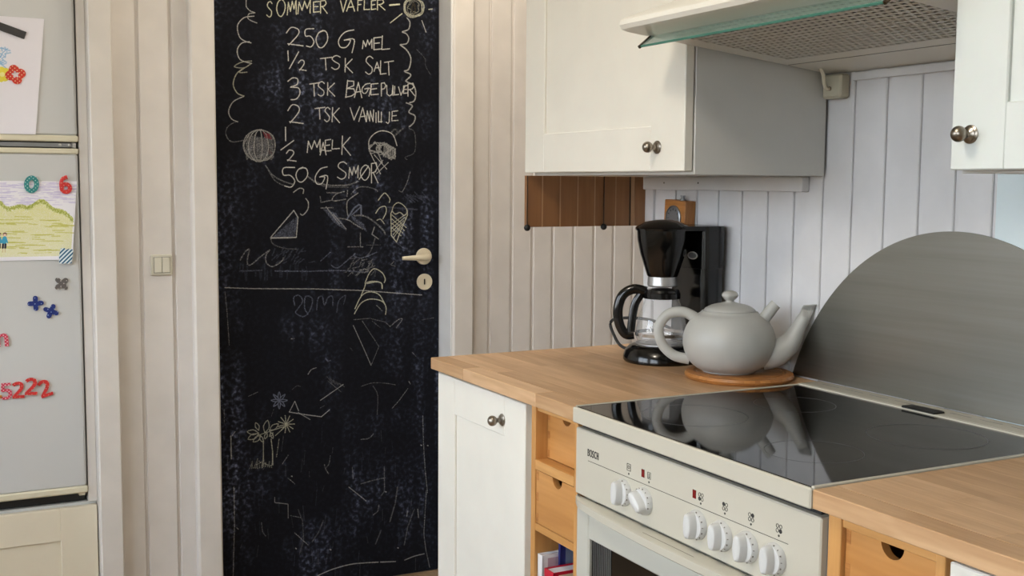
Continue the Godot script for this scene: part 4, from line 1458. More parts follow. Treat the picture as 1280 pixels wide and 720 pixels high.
	lathe(m, [Vector2(0.0, 0.0), Vector2(0.029, 0.0), Vector2(0.029, 0.003), Vector2(0.026, 0.0045), Vector2(0.0255, 0.002), Vector2(0.0, 0.002)], 40, axis(kc + Vector3(-0.015, -0.010, -0.002), Vector3.LEFT))
	var dl := part(k, "dial", m.mesh(), M.grey_metal)
	m = MB.new()
	for i in 12:
		var a := TAU * i / 12.0
		bx(m, kc + Vector3(-0.0174, -0.010 + cos(a) * 0.020, -0.002 + sin(a) * 0.020), Vector3(0.0006, 0.005, 0.0012), 0.0, Basis(Vector3.RIGHT, a))
	part(dl, "dial_marks", m.mesh(), M.print_dark)
	m = MB.new()
	lathe(m, [Vector2(0.007, 0.0), Vector2(0.007, 0.003), Vector2(0.0045, 0.004), Vector2(0.0045, 0.008), Vector2(0.006, 0.009), Vector2(0.006, 0.012), Vector2(0, 0.012)], 16, Transform3D(Basis.IDENTITY, kc + Vector3(0, 0.0305, 0.012)))
	part(k, "top_knob", m.mesh(), M.grey_metal)

# ------------------------------------------------------------------ things on the fridge
func build_fridge_things() -> void:
	var zf := -0.985
	var d1 := mat(Color.WHITE, 0.8)
	d1.albedo_texture = ImageTexture.create_from_image(hills_picture())
	solo("drawing", "child's drawing of yellow hills and two children on the fridge door", "drawing", sheet(Vector3(-1.489, 1.286, zf), Vector2(0.296, 0.212), -0.018, 0.010, Vector2(0, 0), Vector2(1, 1)), d1)
	var d2 := mat(Color.WHITE, 0.8)
	d2.albedo_texture = ImageTexture.create_from_image(flower_picture())
	solo("drawing", "pale sheet with blue and yellow drawing on the freezer door", "drawing", sheet(Vector3(-1.473, 1.715, zf), Vector2(0.210, 0.305), -0.030, 0.004, Vector2(0, 0), Vector2(1, 1)), d2)
	var zs := zf + 0.004
	var red := dots(Color(0.80, 0.17, 0.10), Color(0.90, 0.82, 0.62), 0.011, 0.26)
	# red four-petal magnet with a star hole
	var m := MB.new()
	var o := []
	var inn := []
	for i in 64:
		var t := TAU * i / 64
		var r := 0.0185 + 0.0075 * absf(cos(2.0 * t + 0.5))
		o.append(Vector2(cos(t), sin(t)) * r * 0.98)
		var s := 0.0052 + 0.0042 * absf(cos(2.5 * t))
		inn.append(Vector2(cos(t), sin(t)) * s)
	ring(m, o, inn, 0.004)
	solo("flower_magnet", "red dotted flower magnet with star hole on the freezer door", "magnet", m.mesh(), red, Vector3(-1.338, 1.565, zf + 0.002), 0.5)
	m = bx(MB.new(), Vector3.ZERO, Vector3(0.085, 0.020, 0.004), 0.001)
	solo("strip_magnet", "flat black strip magnet holding the pale drawing", "magnet", m.mesh(), mat(Color(0.20, 0.19, 0.19), 0.6), Vector3(-1.351, 1.681, zf + 0.005), -0.32)
	var teal := dots(Color(0.13, 0.50, 0.50), Color(0.80, 0.86, 0.82), 0.010, 0.26)
	m = MB.new()
	ring(m, circle(0.0185, 36, Vector2.ZERO, 0.0235), circle(0.0065, 36, Vector2.ZERO, 0.0115), 0.004)
	solo("number_magnet", "teal dotted number zero magnet on the fridge", "magnet", m.mesh(), teal, Vector3(-1.307, 1.277, zf + 0.003), -0.12)
	var redm := dots(Color(0.79, 0.16, 0.15), Color(0.90, 0.75, 0.66), 0.012, 0.18)
	m = MB.new()
	ring(m, circle(0.0158, 28, Vector2(0, -0.0085)), circle(0.0055, 28, Vector2(0, -0.0085)), 0.004)
	var stem := smooth_path([Vector3(-0.0115, -0.006, 0.002), Vector3(-0.0115, 0.006, 0.002), Vector3(-0.006, 0.017, 0.002), Vector3(0.0045, 0.021, 0.002)], 5)
	tube(m, stem, [Vector2(0.0045, 0.002), Vector2(0.0048, 0.002), Vector2(0.0055, 0.002)], 10, Vector3.BACK)
	solo("number_magnet", "red number six magnet at the drawing's top right corner", "magnet", m.mesh(), redm, Vector3(-1.222, 1.276, zf + 0.006))
	# striped shirt-like magnet
	m = MB.new()
	extrude(m, PackedVector2Array([Vector2(-0.016, -0.021), Vector2(-0.004, -0.021), Vector2(0.0, -0.019), Vector2(0.005, -0.021), Vector2(0.015, -0.019), Vector2(0.018, 0.018), Vector2(0.006, 0.020), Vector2(0.001, 0.017), Vector2(-0.005, 0.021), Vector2(-0.014, 0.020), Vector2(-0.018, 0.0)]), 0.004)
	solo("striped_magnet", "blue and white striped magnet at the drawing's bottom right corner", "magnet", m.mesh(), stripes(Color(0.88, 0.92, 0.93), Color(0.10, 0.36, 0.52), 0.022), Vector3(-1.227, 1.084, zf + 0.012), -0.08)
	var grey := dots(Color(0.36, 0.34, 0.33), Color(0.78, 0.76, 0.74), 0.015, 0.22)
	var blue := dots(Color(0.06, 0.16, 0.45), Color(0.65, 0.72, 0.82), 0.016, 0.16)
	cross_magnet("grey dotted cross magnet under the striped magnet", grey, Vector3(-1.2395, 1.008, zs - 0.003), 0.72, 0.0205)
	cross_magnet("upright blue plus magnet, left one of the pair", blue, Vector3(-1.306, 0.957, zs - 0.003), 0.03, 0.0205)
	cross_magnet("tilted blue plus magnet, right one of the pair", blue, Vector3(-1.268, 0.934, zs - 0.003), -0.42, 0.0205)
	var pink := dots(Color(0.78, 0.20, 0.30), Color(0.93, 0.80, 0.82), 0.009, 0.36)
	solo("letter_magnet", "pink chequered letter magnet cut by the left picture edge", "magnet", letters("n", 0.045, 0.004), pink, Vector3(-1.392, 0.866, zf + 0.003), 0.05)
	solo("number_magnet", "pink chequered number five magnet, first of the row", "magnet", letters("5", 0.044, 0.004), pink, Vector3(-1.386, 0.723, zf + 0.003), 0.0)
	for i in 3:
		solo("number_magnet", ["red dotted number two next to the pink five", "red dotted number two in the middle of three", "red dotted number two at the row's right end"][i], "magnet", letters("2", [0.044, 0.046, 0.046][i], 0.004), redm, Vector3([-1.357, -1.325, -1.290][i], [0.723, 0.731, 0.722][i], zf + [0.003, 0.0076, 0.003][i]), [0.0, -0.05, 0.28][i], "red number twos")
	solo("letter_magnet", "orange magnet left of the pink five, cut by the picture edge", "magnet", letters("L", 0.044, 0.004), mat(Color(0.85, 0.55, 0.15), 0.5), Vector3(-1.412, 0.727, zf + 0.003), 0.0)

func cross_magnet(label: String, m: Material, at: Vector3, turn: float, r: float) -> void:
	var b := MB.new()
	var w := r * 0.30
	var pts := PackedVector2Array()
	for k in 4:
		var a := k * PI / 2.0
		var d := Vector2(cos(a), sin(a))
		var s := Vector2(-d.y, d.x)
		pts.append(d * w - s * w)
		for i in 7:
			var t := -PI / 2.0 + PI * i / 6.0
			pts.append(d * (r - w) + d * cos(t) * w + s * sin(t) * w)
	extrude(b, pts, 0.004)
	solo("cross_magnet", label, "magnet", b.mesh(), m, at, turn, "cross magnets")

# ------------------------------------------------------------------ small things
func build_small_things() -> void:
	var s := thing("light_switch", "double rocker light switch on the boards left of the door", "switch", Vector3(-0.971, 1.05, DW))
	var c := Vector3(-0.971, 1.051, DW)
	box_part(s, "frame", c + Vector3(-0.030, -0.030, 0.0002), c + Vector3(0.030, 0.030, 0.009), 0.003, mat(Color(0.80, 0.78, 0.71), 0.4))
	box_part(s, "gap_plate", c + Vector3(-0.0225, -0.0225, 0.0088), c + Vector3(0.0225, 0.0225, 0.0094), 0.0, M.print_grey)
	for k in [-1, 1]:
		box_part(s, "rocker", c + Vector3(0.0006 if k > 0 else -0.0215, -0.0215, 0.0094), c + Vector3(0.0215 if k > 0 else -0.0006, 0.0215, 0.0135), 0.0015, mat(Color(0.83, 0.81, 0.74), 0.35))
	# junction box and lead by the hood
	var j := thing("junction_box", "beige junction box with short lead below the hood", "junction box", Vector3(-0.012, 1.455, 0.65))
	box_part(j, "box", Vector3(-0.026, 1.4555, 0.626), Vector3(-0.0003, 1.5015, 0.676), 0.004, mat(Color(0.74, 0.72, 0.64), 0.5))
	var m := MB.new()
	tube(m, smooth_path([Vector3(-0.026, 1.474, 0.648), Vector3(-0.036, 1.474, 0.649), Vector3(-0.044, 1.484, 0.651), Vector3(-0.050, 1.498, 0.655), Vector3(-0.058, 1.5105, 0.655)], 5), [Vector2(0.0034, 0.0034)], 10)
	part(j, "lead", m.mesh(), mat(Color(0.84, 0.81, 0.73), 0.5))
	m = MB.new()
	lathe(m, [Vector2(0, 0), Vector2(0.004, 0), Vector2(0.004, 0.001), Vector2(0, 0.001)], 12, axis(Vector3(-0.026, 1.474, 0.648), Vector3.LEFT))
	part(j, "lead_hole", m.mesh(), M.gap)
	var b := thing("wall_batten", "white batten on the boards directly below the hood's back edge", "batten", Vector3(-0.006, 1.49, 0.95))
	box_part(b, "rail", Vector3(-0.010, 1.487, 0.690), Vector3(-0.0002, 1.502, 1.215), 0.001, M.white_board)
	# books in the open compartment
	book("white magazine file with lilac stripe, leftmost in the birch unit", -0.554, 0.4645, 0.4835, 0.585, Color(0.88, 0.87, 0.87), Color(0.72, 0.62, 0.66))
	book("thin blue folder standing behind the red binder", -0.520, 0.4850, 0.4920, 0.615, Color(0.13, 0.16, 0.42), Color(0.42, 0.48, 0.58))
	book("red binder with pale label in the birch unit", -0.556, 0.4945, 0.5290, 0.566, Color(0.72, 0.05, 0.18), Color(0.86, 0.80, 0.70))

func book(label: String, x: float, z0: float, z1: float, y1: float, cover: Color, side: Color) -> void:
	var y0 := 0.2685
	var o := thing("book", label, "book", Vector3(x + 0.1, y0, (z0 + z1) * 0.5), "books in the birch unit")
	var m := MB.new()
	var t := minf(0.002, (z1 - z0) * 0.2)
	bb(m, Vector3(x, y0, z0), Vector3(x + 0.003, y1, z1), 0.0008)
	bb(m, Vector3(x, y0, z0), Vector3(x + 0.23, y1, z0 + t), 0.0005)
	bb(m, Vector3(x, y0, z1 - t), Vector3(x + 0.23, y1, z1), 0.0005)
	part(o, "cover", m.mesh(), mat(cover, 0.4))
	box_part(o, "pages", Vector3(x + 0.003, y0 + 0.002, z0 + t), Vector3(x + 0.226, y1 - 0.003, z1 - t), 0.0, M.paper)
	box_part(o, "side_print", Vector3(x + 0.012, y0 + 0.01, z1 - 0.0002), Vector3(x + 0.22, y1 - 0.006, z1 + 0.0002), 0.0, mat(side, 0.5))
	if z1 - z0 > 0.03:
		box_part(o, "spine_label", Vector3(x - 0.0004, y1 - 0.12, z0 + 0.006), Vector3(x + 0.001, y1 - 0.022, z1 - 0.008), 0.0, M.paper)

func ceiling_lamp(label: String, at: Vector3, energy: float) -> void:
	var o := thing("ceiling_lamp", label, "lamp", at)
	var up := Transform3D(Basis.IDENTITY, at)
	var m := MB.new()
	lathe(m, [Vector2(0.0, -0.022), Vector2(0.165, -0.022), Vector2(0.170, -0.015), Vector2(0.170, -0.0005), Vector2(0.0, -0.0005)], 40, up)
	part(o, "lamp_base", m.mesh(), M.plastic_white)
	m = MB.new()
	var prof := []
	for i in 11:
		var a := PI / 2.0 * i / 10.0
		prof.append(Vector2(sin(a) * 0.158, -0.022 - cos(a) * 0.075))
	lathe(m, prof, 40, up)
	var g := mat(Color(0.95, 0.93, 0.88), 0.4)
	g.emission_enabled = true
	g.emission = Color(1.0, 0.96, 0.90)
	g.emission_energy_multiplier = 2.0
	part(o, "opal_shade", m.mesh(), g)
	var l := OmniLight3D.new()
	l.name = "bulb"
	o.add_child(l)
	l.position = Vector3(0, -0.22, 0)
	l.light_color = Color(1.0, 0.955, 0.89)
	l.light_energy = energy
	l.light_size = 0.1
	l.omni_range = 12.0
	l.omni_attenuation = 2.0
	l.shadow_enabled = true


const CHALK := [
	[1,3,.75,1,172,185,167,180,160,184,158,193,163,200,170,208,169,220,163,225,156,220],
	[1,3,.75,1,199,171,190,181,186,201,192,218,201,220,210,204,212,185,204,172,196,172],
	[1,3,.75,0,218,215,222,178,228,204,234,174,239,196,246,169,246,211],
	[1,3,.75,0,251,209,255,175,264,198,272,171,280,191,290,166,289,204],
	[1,3,.75,0,318,168,300,171,300,201,318,198],
	[1,3,.75,0,300,185,314,183],
	[1,3,.75,0,322,202,322,166,337,163,340,172,334,180,323,183],
	[1,3,.75,0,328,183,343,201],
	[1,3,.75,0,386,161,394,193,405,156],
	[1,3,.75,0,405,190,419,155,431,188],
	[1,3,.75,0,411,178,428,175],
	[1,3,.75,0,441,186,442,155,455,153],
	[1,3,.75,0,442,168,452,166],
	[1,3,.75,0,463,154,462,181,480,179],
	[1,3,.75,0,500,150,486,153,486,179,501,176],
	[1,3,.75,0,486,166,497,163],
	[1,3,.75,0,506,179,506,149,523,146,527,154,520,160,507,163],
	[1,3,.75,0,512,163,531,177],
	[1,5,.8,0,547,161,579,156],
	[1,3,.55,1,662,159,659,176,644,186,627,193,609,191,599,179,599,164,602,151,613,140,627,131,643,136,657,145,663,159,659,176,645,187,627,187,613,185,602,177,598,164,597,149,611,137,627,135,643,138,653,147,656,160,659,176,643,185,627,189,611,188,597,180,595,165,597,149,613,142,627,137,643,137,657,145,656,160,655,174,642,183,627,188,611,188,599,179,596,164,599,150,610,136,627,132,642,138,659,144,664,159],
	[1,2.5,.4,1,643,161,645,172,636,178,627,182,618,181,618,169,607,164,612,153,617,143,627,145,637,142,644,150,642,161,644,172,636,177,627,176,617,184,608,176,607,164,615,155,620,147,627,140,637,143,646,149,645,161],
	[3,3,.3,1,635,166,632,173,630,177,627,178,625,178,624,173,620,167,622,159,625,157,627,154,630,153,631,161,633,166,632,173,631,181,627,184,625,180,622,176,621,167,624,161,624,153,627,148,631,151,633,158,632,166],
	[1,3,.7,0,549,215,588,184],
	[0,2.5,.7,0,656,201,670,235],
	[1,3,.7,0,680,164,692,162],
	[0,3.0,.8,1,215,268,230,251,251,255,251,271,222,303],
	[0,3.0,.8,0,219,300,266,303],
	[0,3.0,.8,1,300,250,275,254,274,273,289,273,300,288,292,304,277,303],
	[0,3.0,.8,1,329,253,315,262,307,282,314,302,327,304,342,285,343,265,335,254,318,259],
	[0,3.0,.8,1,428,245,399,254,379,279,384,299,404,298,417,277,397,278,429,274,422,314],
	[0,3.0,.8,0,456,300,459,276,467,293,473,273,479,287,487,270,487,297],
	[0,3.0,.8,0,518,261,494,265,494,301,519,297],
	[0,3.0,.8,0,494,282,512,279],
	[0,3.0,.8,0,522,257,520,299,546,295],
	[0,3.0,.8,0,219,321,220,350],
	[0,3.0,.8,0,223,373,252,322],
	[0,3.0,.8,1,251,355,259,346,268,348,268,358,255,376],
	[0,3.0,.8,0,254,374,275,376],
	[0,3.0,.8,0,320,338,356,332],
	[0,3.0,.8,0,336,335,338,371],
	[0,3.0,.8,1,383,330,373,326,362,330,358,338,367,345,380,352,378,363,367,368,356,363],
	[0,3.0,.8,0,400,333,399,374],
	[0,3.0,.8,0,422,334,401,355,423,375],
	[0,3.0,.8,1,490,328,481,322,471,327,468,338,476,347,487,357,486,371,476,377,466,371],
	[0,3.0,.8,0,494,367,504,339,513,366],
	[0,3.0,.8,0,498,357,511,355],
	[0,3.0,.8,0,516,334,515,375,534,372],
	[0,3.0,.8,0,529,338,559,332],
	[0,3.0,.8,0,542,336,544,376],
	[0,3.0,.8,1,218,411,233,400,248,403,246,419,226,428,250,429,255,445,244,462,227,465],
	[0,3.0,.8,0,286,416,314,411],
	[0,3.0,.8,0,299,414,300,451],
	[0,3.0,.8,1,332,412,325,407,316,411,313,420,320,427,330,435,329,446,320,450,312,446],
	[0,3.0,.8,0,343,409,342,447],
	[0,3.0,.8,0,364,410,344,429,365,449],
	[0,3.0,.8,0,407,399,401,451],
	[0,3.0,.8,0,407,401,427,401,427,414,405,424,427,424,432,437,420,446,400,451],
	[0,3.0,.8,0,429,450,442,404,453,450],
	[0,3.0,.8,0,434,434,450,431],
	[0,3.0,.8,1,480,405,465,409,454,423,457,435,467,435,474,422,463,423,481,421,477,444],
	[0,3.0,.8,0,507,404,484,407,483,440,508,437],
	[0,3.0,.8,0,484,423,502,420],
	[0,3.0,.8,0,518,442,518,403,528,401,533,409,528,419,518,422],
	[0,3.0,.8,0,536,409,537,435,545,441,554,436,557,408,557,439],
	[0,3.0,.8,0,563,410,562,437,576,435],
	[0,3.0,.8,0,576,412,584,437,597,409],
	[0,3.0,.8,0,606,406,593,408,593,431,607,429],
	[0,3.0,.8,0,593,419,603,418],
	[0,3.0,.8,0,608,439,608,401,625,398,629,408,622,416,609,419],
	[0,3.0,.8,0,614,418,632,437],
	[0,3.5,.6,1,605,196,615,209,610,231,589,240,602,245,611,258,604,275,582,280],
	[0,4,.6,1,582,281,604,296,618,321,611,354,596,362,615,369,616,377,602,390,604,394,627,405,635,428,630,452,614,459],
	[0,2,.3,1,638,292,666,318,669,342,687,369],
	[0,3.0,.8,1,217,498,231,480,250,485,250,502,224,534],
	[0,3.0,.8,0,222,531,264,535],
	[0,3.0,.8,0,302,489,333,484],
	[0,3.0,.8,0,316,487,317,520],
	[0,3.0,.8,1,349,489,343,484,336,488,334,496,340,503,347,512,346,522,339,527,332,522],
	[0,3.0,.8,0,358,484,356,527],
	[0,3.0,.8,0,379,485,359,506,380,529],
	[0,3.0,.8,0,415,483,427,519,446,478],
	[0,3.0,.8,0,443,523,456,481,467,523],
	[0,3.0,.8,0,448,509,465,506],
	[0,3.0,.8,0,468,523,471,490,479,521,481,490,490,522,492,486],
	[0,3.0,.8,0,500,495,500,525],
	[0,3.0,.8,0,508,490,508,523,520,521],
	[0,3.0,.8,0,518,492,517,524],
	[0,3.0,.8,0,545,491,544,521,540,527,534,523],
	[0,3.0,.8,0,573,486,554,489,553,518,574,516],
	[0,3.0,.8,0,554,503,568,501],
	[0,3.0,.8,0,209,548,209,588],
	[0,3.0,.8,0,194,616,234,587],
	[0,3.0,.8,1,211,626,220,616,232,619,232,629,215,648],
	[0,3.0,.8,0,214,646,241,649],
	[0,3.0,.8,0,276,622,280,588,290,612,299,586,307,606,317,582,317,620],
	[0,3.0,.8,0,317,629,327,591,336,628],
	[0,3.0,.8,0,321,615,334,613],
	[0,3.0,.8,0,351,581,334,584,333,617,352,615],
	[0,3.0,.8,0,334,600,347,598],
	[0,3.0,.8,0,357,583,355,610,379,608],
	[0,3.0,.8,0,389,570,387,626],
	[0,3.0,.8,0,414,573,390,599,415,628],
	[0,3.0,.8,1,236,668,202,670,201,691,222,692,236,709,225,727,205,724],
	[0,3.0,.8,1,262,667,248,674,240,691,247,709,260,711,275,695,276,678,268,669,251,672],
	[0,3.0,.8,1,339,665,317,672,301,696,305,716,321,716,331,696,315,696,340,693,335,732],
	[0,3.0,.8,1,402,655,392,649,379,653,375,664,385,673,399,683,397,696,385,702,372,696],
	[0,3.0,.8,0,409,699,412,666,420,689,426,664,432,684,440,660,439,697],
	[0,3.0,.8,1,463,658,452,667,447,685,455,701,465,704,476,690,478,671,469,659,460,659],
	[0,3.0,.8,0,474,661,443,702],
	[0,3.0,.8,0,484,713,484,653,500,650,503,666,497,678,485,682],
	[0,3.0,.8,0,490,681,506,713],
	[0,4,.55,1,602,460,623,469,611,489,632,500,628,521,612,535],
	[0,2.5,.3,1,612,541,631,554,631,613,599,631,604,638],
	[0,2.5,.4,1,615,678,604,712,588,740,577,737],
	[0,2.5,.5,1,177,603,171,627,153,646,129,648,105,645,87,629,80,606,87,581,106,564,130,559,154,563,172,579,176,603,171,627,151,642,128,652,105,645,90,628,82,605,91,584,106,565,130,557,153,564,172,579,177,603],
	[0,3,.5,1,123,558,105,573,95,605,101,633,119,652],
	[0,3,.5,1,126,558,117,573,112,605,115,632,124,652],
	[0,3,.5,1,131,557,135,572,137,604,135,632,131,652],
	[0,3,.5,1,135,557,149,572,156,604,151,632,136,651],
	[0,6,.3,0,90,577,91,645],
	[0,6,.3,0,94,580,90,640],
	[0,6,.3,0,97,576,94,639],
	[0,6,.3,0,101,585,98,638],
	[0,6,.3,0,105,586,104,646],
	[0,6,.3,0,108,578,110,643],
	[0,6,.3,0,112,584,113,642],
	[0,6,.3,0,116,574,113,645],
	[0,6,.3,0,120,585,122,640],
	[0,6,.3,0,123,581,124,643],
	[0,6,.3,0,127,584,126,643],
	[0,6,.3,0,131,582,128,645],
	[0,6,.3,0,135,585,131,646],
	[0,6,.3,0,138,585,139,637],
	[0,6,.3,0,142,584,139,646],
	[0,6,.3,0,146,581,142,638],
	[0,6,.3,0,150,581,149,643],
	[0,6,.3,0,153,584,151,636],
	[0,6,.3,0,157,584,153,644],
	[0,6,.3,0,161,573,162,643],
	[0,6,.3,0,165,584,164,644],
	[0,6,.3,0,169,574,169,639],
	[2,3,.5,0,141,565,148,581],
	[2,3,.5,0,146,566,152,582],
	[2,3,.5,0,150,568,157,583],
	[2,3,.5,0,154,569,161,583],
	[2,3,.5,0,158,570,165,584],
	[2,3,.3,0,153,618,157,629],
	[2,3,.3,0,157,618,161,629],
	[2,3,.3,0,161,618,166,629],
	[0,2.8,.7,1,476,607,477,580,497,558,525,550,556,561,570,595],
	[0,3,.5,1,509,604,509,610,505,616,496,618,485,621,477,614,480,604,481,597,490,594,496,590,507,588,513,596,511,604,511,611,508,620,496,615,490,614,477,613,479,604,480,596,489,594,496,588,507,589,512,596,508,604,516,613,507,619,496,617,490,613,481,611,478,604,485,599,489,594,496,585,503,594,515,595,516,603],
	[0,3,.5,1,538,605,542,614,532,617,525,628,519,616,505,617,501,606,509,597,515,589,525,589,531,596,538,598,551,605,543,615,534,620,525,623,517,618,509,615,500,606,506,596,519,595,525,587,532,594,534,601,541,605,538,613,533,619,525,625,519,615,509,615,513,606,507,596,519,596,525,593,533,592,542,596,549,605,537,612,535,622,525,620,513,625,504,618,501,606,513,600,513,587,525,595,535,589,540,597,546,605],
	[0,3,.5,1,563,620,565,630,558,635,551,631,543,637,541,627,537,620,539,611,543,601,551,598,556,610,560,613,561,620,560,626,555,630,551,640,545,633,540,628,539,620,543,614,546,608,551,608,559,602,561,612,562,620,560,627,557,633,551,633,544,636,543,626,538,620,541,612,546,609,551,606,558,604,564,610,565,620],
	[0,2.5,.5,0,528,586,525,630],
	[0,2.5,.5,0,532,589,530,631],
	[0,2.5,.5,0,537,591,534,632],
	[0,2.5,.5,0,542,593,539,633],
	[0,2.5,.5,0,546,596,544,634],
	[0,2.5,.5,0,551,598,548,634],
	[0,2.5,.5,0,556,600,553,635],
	[0,2.5,.5,0,561,603,558,636],
	[0,2.5,.5,0,565,605,563,637],
	[0,2.5,.65,0,481,621,514,684],
	[0,2.5,.6,0,494,626,535,669],
	[0,2.5,.6,0,522,642,493,681],
	[0,2.5,.6,0,540,649,501,684],
	[0,2.5,.6,0,509,625,520,650],
	[0,5,.3,1,551,554,564,544,572,556,559,566,591,541],
	[0,4,.35,1,147,664,168,692,201,710,233,719],
	[0,3,.3,1,152,673,177,710,220,729],
	[0,5,.35,1,279,696,304,712,343,721,399,721,439,709],
	[0,3,.25,1,294,710,338,726,409,727],
	[0,2.5,.6,1,95,181,95,200,107,212,120,216,103,220,99,232,107,239,125,245],
	[0,2.8,.65,1,117,226,87,233,68,257,73,288,89,300,107,304],
	[0,2.8,.65,1,102,301,79,307,66,329,75,355,108,364],
	[1,2.8,.5,1,108,357,78,362,57,376,85,378,105,366,71,391,94,390],
	[1,3,.55,1,85,378,62,398,53,428,64,452,84,460],
	[0,2.6,.6,1,82,462,52,478,38,506,46,528,64,536],
	[0,2.6,.35,1,59,536,35,551,29,574,45,595,82,590],
	[0,3,.6,1,232,743,250,731,263,734,262,746],
	[0,3,.6,1,270,762,278,774,276,795,261,812,253,809],
	[0,3,.6,0,161,877,232,798,245,819,239,880,159,880],
	[0,4,.6,0,160,881,238,880],
	[4,4,.35,0,168,878,177,870],
	[4,4,.35,0,173,878,182,866],
	[4,4,.35,0,177,878,186,863],
	[4,4,.35,0,181,878,189,859],
	[4,4,.35,0,186,878,193,856],
	[4,4,.35,0,190,878,199,852],
	[4,4,.35,0,194,878,201,849],
	[4,4,.35,0,199,878,206,845],
	[4,4,.35,0,203,878,209,842],
	[4,4,.35,0,207,878,214,838],
	[4,4,.35,0,212,878,220,834],
	[4,4,.35,0,216,879,225,831],
	[4,4,.35,0,220,879,229,827],
	[4,4,.35,0,225,879,232,824],
	[4,4,.35,0,229,879,239,820],
	[4,4,.35,0,233,879,242,817],
	[0,3,.3,1,159,881,168,900,204,913,240,916],
	[0,3.5,.4,1,66,945,80,922,94,913,89,936,87,955,98,960,127,937,156,917,144,933,146,956,165,967,191,953,199,941],
	[4,4,.22,0,198,951,204,935],
	[4,4,.22,0,246,958,263,947],
	[4,4,.22,0,182,935,195,926],
	[4,4,.22,0,279,958,296,955],
	[4,4,.22,0,197,934,203,923],
	[4,4,.22,0,193,923,200,909],
	[4,4,.22,0,225,921,238,912],
	[4,4,.22,0,199,926,207,922],
	[4,4,.22,0,239,925,245,915],
	[4,4,.22,0,175,958,184,951],
	[4,4,.22,0,197,959,208,953],
	[4,4,.22,0,180,953,190,951],
	[4,4,.22,0,198,950,209,944],
	[4,4,.22,0,213,938,226,921],
	[4,4,.22,0,177,942,184,935],
	[4,4,.22,0,223,951,234,933],
	[4,4,.22,0,235,945,245,938],
	[4,4,.22,0,256,924,268,922],
	[4,4,.22,0,229,961,234,950],
	[4,4,.22,0,198,925,205,919],
	[4,4,.22,0,164,933,172,914],
	[4,4,.22,0,162,948,181,930],
	[4,4,.22,0,205,947,222,934],
	[4,4,.22,0,244,931,261,914],
	[4,4,.22,0,207,926,219,914],
	[4,4,.22,0,235,960,253,945],
	[4,5,.14,0,211,980,208,1007],
	[4,5,.14,0,219,964,218,987],
	[4,5,.14,0,262,979,263,998],
	[4,5,.14,0,257,987,257,1010],
	[4,5,.14,0,270,970,272,997],
	[4,5,.14,0,85,981,83,1008],
	[4,5,.14,0,141,983,139,1007],
	[4,5,.14,0,236,960,237,979],
	[4,5,.14,0,193,972,192,1000],
	[4,5,.14,0,85,960,87,974],
	[4,5,.14,0,186,973,187,1000],
	[4,5,.14,0,211,979,209,994],
	[4,5,.14,0,113,976,111,994],
	[4,5,.14,0,257,977,255,1002],
	[4,5,.14,0,140,959,140,987],
	[4,5,.14,0,268,984,269,1011],
	[4,5,.14,0,66,956,64,979],
	[4,5,.14,0,131,974,128,1001],
	[4,5,.14,0,245,960,242,981],
	[4,5,.14,0,236,963,234,982],
	[4,5,.14,0,125,982,127,1007],
	[4,5,.14,0,148,981,147,1008],
	[4,5,.14,0,159,976,160,995],
	[4,5,.14,0,74,960,73,981],
	[4,5,.14,0,80,977,81,1004],
	[4,5,.14,0,189,966,190,991],
	[4,4,.35,0,65,978,131,978],
	[4,4,.4,0,172,981,272,985,376,985,469,994],
	[4,3,.4,1,316,954,347,928],
	[4,3,.45,1,351,969,371,977,407,951,428,934,423,939,438,947,464,945,500,931],
	[0,3,.3,0,439,993,433,1006],
	[0,3,.3,0,495,973,487,978],
	[0,3,.3,0,430,945,419,961],
	[0,3,.3,0,459,962,451,976],
	[0,3,.3,0,455,984,438,999],
	[0,3,.3,0,455,965,440,976],
	[0,3,.3,0,429,960,422,970],
	[0,3,.3,0,413,945,405,951],
	[0,3,.3,0,482,963,468,980],
	[0,3,.3,0,487,953,474,967],
	[0,3,.3,0,443,950,426,964],
	[0,3,.3,0,423,983,420,996],
	[0,3,.3,0,430,960,416,965],
	[0,3,.3,0,487,977,471,980],
	[0,3,.3,0,487,967,484,976],
	[0,3,.3,0,477,958,472,961],
	[0,3,.3,0,434,977,418,980],
	[0,3,.3,0,417,963,410,979],
	[0,3,.3,0,477,982,463,986],
	[0,3,.3,0,412,985,395,989],
	[0,3,.3,0,496,993,494,1007],
	[0,3,.3,0,425,986,420,992],
	[0,3,.3,0,406,980,398,992],
	[0,3,.3,0,445,991,430,1002],
	[0,3,.3,0,450,955,445,969],
	[0,3,.3,0,430,947,412,950],
	[0,3,.3,0,423,987,405,1003],
	[0,3,.3,0,409,986,392,992],
	[0,3,.3,0,495,988,481,1003],
	[0,3,.3,0,467,952,450,956],
	[0,3,.4,1,467,989,469,992,463,993,458,994,452,994,448,992,447,989,445,985,455,986,458,983,465,984,470,986,471,989,465,991,462,992,458,993,452,994,449,991,444,989,447,986,455,986,458,983,464,985,472,986,473,990],
	[1,3,.65,1,461,1028,474,999,492,983,518,996,529,1016,526,1028],
	[1,3,.65,1,469,1029,500,1025,516,1030,518,1045],
	[0,3,.4,0,558,962,548,972,563,977],
	[0,3,.35,0,316,755,318,774],
	[0,3,.4,0,318,774,353,767],
	[0,3,.35,0,338,744,378,744],
	[0,3,.45,1,394,740,368,748,355,762,363,769,398,764],
	[0,3,.45,0,405,736,403,755],
	[0,3,.5,1,439,745,413,762,403,774,403,803,407,818],
	[0,3,.35,1,416,748,439,728,470,726,501,735,504,740],
	[0,3,.4,0,318,791,357,790],
	[4,4,.35,0,328,795,362,836],
	[4,4,.35,0,332,797,367,839],
	[4,4,.35,0,337,798,371,842],
	[4,4,.35,0,341,800,376,845],
	[4,4,.35,0,346,801,380,848],
	[4,4,.35,0,350,803,385,851],
	[4,4,.35,0,355,804,390,854],
